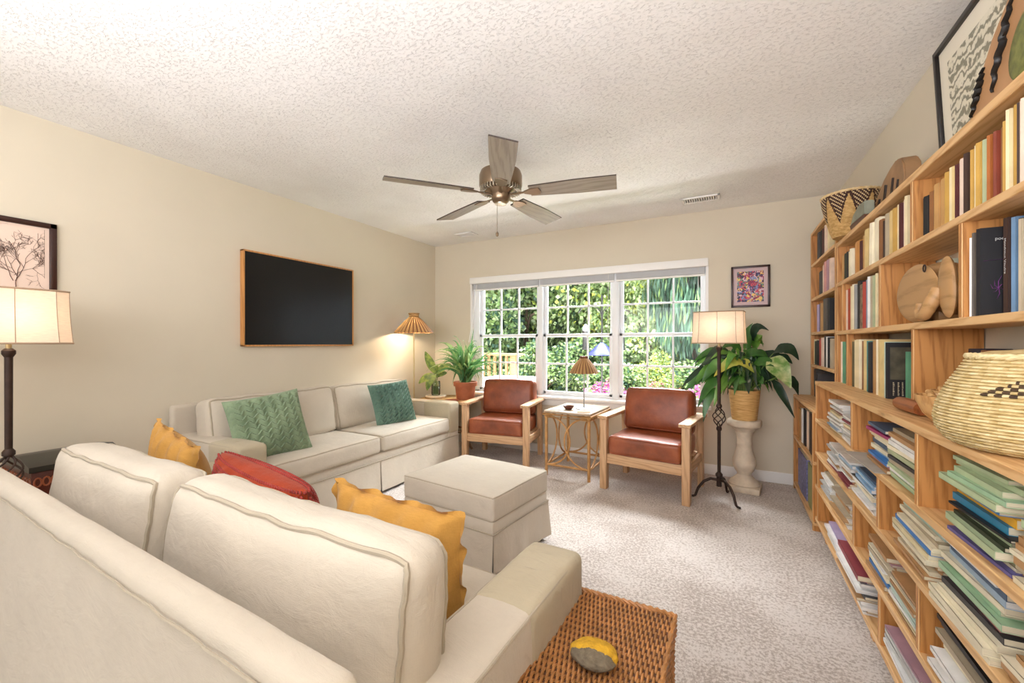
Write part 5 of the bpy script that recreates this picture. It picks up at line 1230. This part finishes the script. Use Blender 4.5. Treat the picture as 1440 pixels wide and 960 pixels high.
stack(1.86, 1.57, TL[2], 'second', 'near bay left stack', mix(['paleteal', 'ivory', 'greytan', 'ivory', 'brightblue', 'cream', 'ivory', 'kraft', 'kraft', 'ivory', 'kraft', 'kraft'], 'journal', seed=10, lo=.009, hi=.017), zmax=.17, spread=.024)
stack(1.54, 1.28, TL[2], 'second', 'near bay right stack', mix(['white', 'slate', 'bluewhite', 'ivory', 'mint', 'mint', 'rose', 'darkgrey', 'ivory', 'ivory', 'ivory'], 'journal', seed=11, lo=.012, hi=.019), zmax=.18, spread=.02)
stack(1.24, 1.04, TL[2], 'second', 'nearest low stack', mix(['kraft', 'ivory', 'kraft', 'sage', 'kraft'], 'journal', seed=12), zmax=.10)
stack(3.15, 2.88, TL[3], 'third', 'farthest stack', mix(['greytan', 'white', 'pinkcream', 'white', 'greywhite', 'white', 'kraft', 'white', 'greywhite', 'white', 'white'], seed=13), zmax=.15, spread=.018)
stack(2.85, 2.55, TL[3], 'third', 'second stack from the far end', mix(['greytan', 'white', 'greywhite', 'kraft', 'white', 'greytan', 'white', 'white', 'kraft', 'white'], seed=14), zmax=.14, spread=.018)
stack(2.17, 1.95, TL[3], 'third', 'near bay left stack', mix(['kraft', 'mauve', 'kraft', 'ivory', 'greytan', 'white', 'ivory', 'brightblue', 'brightblue', 'kraft'], seed=15), zmax=.15, spread=.02)
stack(1.92, 1.68, TL[3], 'third', 'near bay right stack', mix(['kraft', 'greytan', 'ivory', 'kraft', 'paleteal', 'paleteal', 'bluewhite', 'white', 'cream', 'kraft'], seed=16), zmax=.15, spread=.015)
stack(1.57, 1.30, TL[3], 'third', 'nearest bay left stack', mix(['black', 'darkgrey', 'greytan', 'black', 'white', 'ivory', 'white', 'greywhite', 'white', 'white', 'white', 'bluewhite'], seed=17, lo=.009, hi=.015), zmax=.17, spread=.018)
stack(1.26, 1.0, TL[3], 'third', 'nearest bay right stack', mix(['kraft', 'white', 'mauve', 'kraft', 'white', 'kraft', 'white'], seed=18), zmax=.11, spread=.018)
stack(2.98, 2.58, TL[4], 'bottom', 'farthest low stack', mix(['lilac', 'white', 'greytan', 'white', 'greywhite', 'white', 'white'], seed=19), zmax=.08, spread=.02)
stack(2.52, 2.17, TL[4], 'bottom', 'maroon topped stack', [('burgundy', .022, 'folder'), ('purple', .014, 'folder')] + mix(['greywhite', 'white', 'white', 'darkgrey', 'white', 'kraft', 'white', 'white', 'kraft', 'white'], seed=20, lo=.009, hi=.014), xf=.475, wx=.24, zmax=.165, spread=.02)
stack(1.945, 1.64, TL[4], 'bottom', 'near bay left stack', mix(['mauve', 'greywhite', 'white', 'greywhite', 'darkgrey', 'white', 'greywhite', 'white', 'white'], seed=21, lo=.009, hi=.014), xf=.50, zmax=.15, spread=.02)
stack(1.60, 1.30, TL[4], 'bottom', 'near bay right stack', mix(['kraft', 'darkgrey', 'greytan', 'white', 'kraft', 'white', 'white'], seed=22), zmax=.12, spread=.02)

# ------------------------------------------------------------------ objects on the bookcases
M_TEAK = wood('elephant_wood', 'b48a5a', '96703f', 'y', .5, rings=.5, knots=False); M_TEAKD = plain('dark_slot', '2a1a12', .7)
t = thing('carved_elephant', 'carved wooden elephant with disc ears in the open bay of the upper tier', 'figurine', (.668, 2.045, TU[2]))
def disc(m, c, ry, rz_, tx, mi=0, seg=40, bulge=.35, rot=0.0, taper=0.0):
    N = 8; rings = []
    for sg in (-1, 1):
        pass
    vs = []
    prof = [(0.001, -1), (.5, -.96), (.82, -.8), (.96, -.45), (1, 0), (.96, .45), (.82, .8), (.5, .96), (0.001, 1)]
    for r_, h_ in prof:
        ring = []
        for q in range(seg):
            a = 2 * PI * q / seg; y = math.cos(a) * ry * r_; z = math.sin(a) * rz_ * r_; y *= 1 - taper * (z / rz_)
            y2 = y * math.cos(rot) - z * math.sin(rot); z2 = y * math.sin(rot) + z * math.cos(rot)
            ring.append(m.bm.verts.new((c[0] + tx * h_, c[1] + y2, c[2] + z2)))
        rings.append(ring)
    for A, B in zip(rings, rings[1:]):
        for q in range(seg):
            f = m.bm.faces.new((A[q], A[(q + 1) % seg], B[(q + 1) % seg], B[q])); f.material_index = mi
    for rg in (rings[0], rings[-1][::-1]): m.bm.faces.new(rg)
m = MB(); disc(m, (.0, .0, .108), .20, .107, .042)
for yy in (.10, -.08): m.box((-.035, yy - .028, 0), (.035, yy + .028, .06), .015)
m.build('body', M_TEAK, t)
m = MB(); disc(m, (-.056, -.0, .107), .195, .106, .010, rot=.06, taper=.06); m.build('left_ear'.replace('left_', ''), M_TEAK, t)
m = MB(); disc(m, (-.052, -.235, .104), .052, .100, .012, rot=-.12); m.build('ear', M_TEAK, t)
m = MB(); m.tube([(-.055, -.185, .10), (-.070, -.185, .07), (-.082, -.178, .035), (-.084, -.16, .019), (-.084, -.135, .019), (-.084, -.115, .034), (-.082, -.118, .062)], [.022, .021, .019, .0175, .0165, .015, .012], 14); m.build('trunk', M_TEAK, t)
m = MB(); m.tube([(-.066, .010 * math.cos(a) - .10, .185 + .012 * math.sin(a)) for a in [2 * PI * i / 16 for i in range(16)]], .002, 6, closed=True); m.build('eye', M_TEAKD, t)
m = MB(); m.lathe([(.001, 0), (.022, 0), (.026, .01), (.024, .15), (.038, .238), (.035, .238), (.021, .16), (.001, .02)], (.745, 2.15, TU[2]), 28); solo(m, 'ceramic_vase', plain('pale_green_ceramic', 'c3c6ad', .4), 'pale ceramic vase mostly hidden behind the wooden elephant', 'vase')
m = MB()
m.box((.625, 3.165, TU[2]), (.66, 3.205, TU[2] + .045), .006); m.lathe([(.022, .04), (.024, .06), (.016, .09), (.014, .12)], (.642, 3.185, TU[2]), 16); m.lathe([(.016, .115), (.02, .135), (.012, .16), (.002, .165)], (.642, 3.185, TU[2]), 16); m.ball((.625, 3.20, TU[2] + .075), .013)
solo(m, 'porcelain_figurine', plain('white_porcelain', 'e8e6e2', .25), 'small white porcelain figurine in the narrow bay of the upper tier', 'figurine')

# patterned basket on top
def coil_mat(name, h1, h2, sc):
    t = NT(name); v = t.coord((1, 1, sc)); nz = t.noise(t.coord((40, 40, 90)), 1.0, 3)
    t.l(t.ramp(nz.outputs['Fac'], [(.3, rgb(h2)), (.65, rgb(h1))]), t.b.inputs['Base Color']); t.b.inputs['Roughness'].default_value = .75; return t.m
M_COIL = coil_mat('coil_straw', 'd2ad72', 'a98247', 1); M_COILD = coil_mat('coil_dark', '4a2a1e', '2c1712', 1); M_COILP = coil_mat('coil_pale', 'e2cba0', 'c3a06a', 1)
def basket(name, label, loc, prof, rows, seg, dark, sx=1.0, sy=1.0, amp=.05, mats=(M_COIL, M_COILD, M_COILP), rim=None):
    t = thing(name, label, 'basket', loc)
    H = prof[-1][1]
    def rad(z):
        for (r0, z0), (r1, z1) in zip(prof, prof[1:]):
            if z <= z1:
                k = (z - z0) / max(1e-6, z1 - z0); k2 = k; return r0 + (r1 - r0) * k2
        return prof[-1][0]
    sub = 4
    def fn(u, v):
        z = H * v; k = v * rows; a = 2 * PI * u; q = abs(math.sin(PI * k)) ** .6
        tw = .5 + .5 * math.cos(a * seg / 2 + PI * int(k)); r_ = rad(z) + amp * .12 * (q - .5) * .3 + amp * .03 * tw * q
        return Vector((math.cos(a) * r_ * sx, math.sin(a) * r_ * sy, z))
    m = MB(); m.grid(fn, seg * 2, rows * sub, wu=True, mif=lambda i, j: dark(i / (seg * 2), j // sub / rows, i // 2, j // sub))
    m.build('woven_body', list(mats), t, angle=60)
    m = MB(); m.lathe([(.001, .002), (prof[0][0] * .98, .002), (prof[0][0] * .98, .008), (.001, .008)], seg=32, sx=sx, sy=sy); m.build('basket_bottom', mats[0], t)
    m = MB(); rt = prof[-1][0]
    for ph in (0, PI): m.tube([((rt + .002 * math.cos(i * .9 + ph)) * sx * math.cos(2 * PI * i / 120), (rt + .002 * math.cos(i * .9 + ph)) * sy * math.sin(2 * PI * i / 120), H + .003 * math.sin(i * .9 + ph)) for i in range(120)], .0055, 6, closed=True)
    m.build('braided_rim', mats[2] if rim is None else rim, t)
    return t
def pat1(u, v, i, j):
    if v < .22 or v > .95: return 0
    p = (u * 8) % 1.0; tri = abs(p - .5) * 2
    if v > .28 and tri < (v - .28) / .62 * .95 + .02: return 2 if (i + j) % 3 == 0 and tri < .75 * ((v - .28) / .62) else 1
    return 0
b1 = basket('coiled_basket', 'round straw basket with dark zigzag pattern on top of the bookcase', (.642, 3.12, TU[0] + .0005), [(.085, 0), (.098, .03), (.122, .12), (.140, .20), (.143, .245)], 34, 110, pat1, amp=.05)
b1.rotation_euler = (0, 0, .5)
def pat2(u, v, i, j):
    # dark stitched triangle facing the room
    uu = (u - .635) * 9; vv = (v - .58) / .24
    if 0 <= vv <= 1 and -.5 <= uu <= .5:
        x = uu + .5
        if x <= .9 and vv < x * 1.05 and (i + j) % 2 == 0: return 1
    return 2 if j % 2 == 0 and (i % 4) else 0
basket('lidded_basket', 'large squat pale woven basket with a dark triangle on the low bookcase', (.613, 1.37, .9705), [(.115, 0), (.142, .012), (.160, .04), (.164, .065), (.158, .10), (.140, .145), (.118, .185), (.108, .205), (.107, .212)], 30, 84, pat2, sx=1.0, sy=1.0, amp=.11, mats=(coil_mat('palm_straw', 'd3bd8a', 'b3985f', 1), coil_mat('palm_dark', '4f3a22', '33241a', 1), coil_mat('palm_pale', 'e3d3a6', 'c6ad76', 1)))
m = MB(); m.lathe([(.001, .0), (.104, .0), (.106, .006), (.07, .016), (.001, .022)], (.613, 1.37, 1.179), 60, fn=lambda a, k, z: 1 + .006 * math.cos(a * 40)); solo(m, 'basket_lid', coil_mat('palm_straw2', 'd3bd8a', 'b3985f', 1), 'flat woven lid resting in the mouth of the large pale basket', 'lid')

# carved slabs on the top board
M_CARV = plain('carved_tan_wood', '9a7550', .6, var=.2, vs=12, bump=.15)
t = thing('carved_mask', 'tan carved wooden mask with dark slots standing on the bookcase top', 'mask', (.70, 2.62, TU[0]))
m = MB(); poly = [(-.24, 0), (-.245, .10), (-.235, .155), (-.20, .19), (-.14, .205), (-.07, .195), (.02, .165), (.12, .115), (.20, .06), (.25, 0)]
m.prism([(y, z) for y, z in poly], 'x', -.03, .03); bmesh.ops.bevel(m.bm, geom=m.bm.edges[:], offset=.006, segments=2, affect='EDGES'); m.build('mask_face', M_CARV, t)
for y, z, h, w in ((.09, .06, .07, .012), (.0, .085, .10, .016), (-.10, .09, .09, .012), (-.17, .08, .05, .01)):
    m = MB(); m.box((-.034, y - w, z - h / 2), (-.028, y + w, z + h / 2), .003, rot=(.35, 0, 0)); m.build('slot', M_TEAKD, t)
t = thing('carved_boat', 'grey green wedge shaped carving lying beside the zigzag basket', 'carving', (.625, 2.80, TU[0] + .0005))
m = MB(); m.prism([(-.13, 0), (.13, 0), (.16, .03), (-.12, .022)], 'x', -.022, .022); m.build('lower_hull', plain('red_brown_wood', '5d3524', .5), t)
m = MB(); m.prism([(-.12, .0225), (.16, .0305), (.10, .075), (-.02, .10), (-.12, .09)], 'x', -.02, .02); bmesh.ops.bevel(m.bm, geom=m.bm.edges[:], offset=.004, segments=2, affect='EDGES'); m.build('upper_hull', plain('grey_green_patina', '8a8c7a', .6, var=.2), t)
t = thing('painted_plaque', 'tan painted wooden plaque with black wavy strips at the right edge above the books', 'plaque', (.675, 1.50, TU[0]))
m = MB(); poly = [(.30, 0), (.29, .06), (.24, .15), (.17, .23), (.08, .30), (-.02, .34), (-.14, .35), (-.26, .30), (-.32, .18), (-.33, 0)]
m.prism(poly, 'x', -.018, .018); bmesh.ops.bevel(m.bm, geom=m.bm.edges[:], offset=.006, segments=2, affect='EDGES'); m.build('plaque_board', plain('tan_painted_wood', 'b0845a', .5, var=.12, vs=8), t)
M_BLACKP = plain('black_paint', '17130f', .45)
for pts in ([(.27, .06), (.235, .10), (.215, .135), (.205, .17)], [(.155, .075), (.135, .13), (.10, .18), (.085, .23), (.06, .275)], [(-.12, .08), (-.13, .16), (-.16, .24), (-.17, .30)]):
    m = MB(); P = []
    for i in range(25):
        k = i / 24 * (len(pts) - 1); a = int(min(k, len(pts) - 2)); f = k - a; y = pts[a][0] + (pts[a + 1][0] - pts[a][0]) * f + .006 * math.sin(i * 1.5); z = pts[a][1] + (pts[a + 1][1] - pts[a][1]) * f; P.append((-.021, y, z))
    m.tube(P, [.004 + .008 * math.sin(PI * i / 24) for i in range(25)], 6, flat=.5); m.build('wavy_strip', M_BLACKP, t)
m = MB(); disc(m, (-.0185, .02, .13), .055, .085, .005, rot=.5); m.build('green_patch', plain('olive_paint', '6d7038', .5, var=.4, vs=40), t)

# wooden scoops and boxes on the low top
M_SC = wood('scoop_wood', 'cfa46c', 'a9763f', 'z', .45, knots=False); M_SCD = wood('dark_scoop_wood', '9a5a30', '70391b', 'y', .4, knots=False)
m = MB(); P = [(.556, 2.025, .995), (.556, 2.01, .995), (.558, 1.95, .996), (.56, 1.89, .996), (.562, 1.84, .995)]; m.tube(P, [.008, .022, .024, .023, .02], 18); solo(m, 'wooden_pestle', M_SCD, 'dark brown wooden pestle lying on the low bookcase top', 'pestle')
for (x, y, s_), lab in (((.650, 1.90, .8), 'tan wooden scoop next to the dark wooden pestle'), ((.565, 1.71, 1.0), 'tan wooden scoop leaning beside the large pale basket')):
    m = MB(); m.lathe([(.001, 0), (.018, .003), (.045, .03), (.062, .065), (.066, .085), (.060, .085), (.055, .066), (.04, .034), (.001, .012)], seg=36, sx=.85 * s_, sy=1.1 * s_)
    m.tube([(0, .05 * s_, .07), (0, .075 * s_, .085), (0, .085 * s_, .088)], [.012, .010, .008], 10)
    for v in m.bm.verts: v.co += Vector((x, y, .9705))
    solo(m, 'wooden_scoop', M_SC, lab, 'scoop')
m = MB(); m.box((.72, 1.86, .9705), (.782, 1.97, 1.195), .003); solo(m, 'storage_box', plain('navy_card', '20263c', .6), 'dark navy box against the wall behind the wooden scoops', 'box')
m = MB(); m.box((.71, 1.58, .9705), (.782, 1.85, 1.188), .004); m.box((.706, 1.575, 1.165), (.784, 1.855, 1.192), .003); solo(m, 'storage_box', wood('box_wood', '8f5f38', '6b4224', 'y', .5, knots=False), 'brown wooden box against the wall behind the large pale basket', 'box')
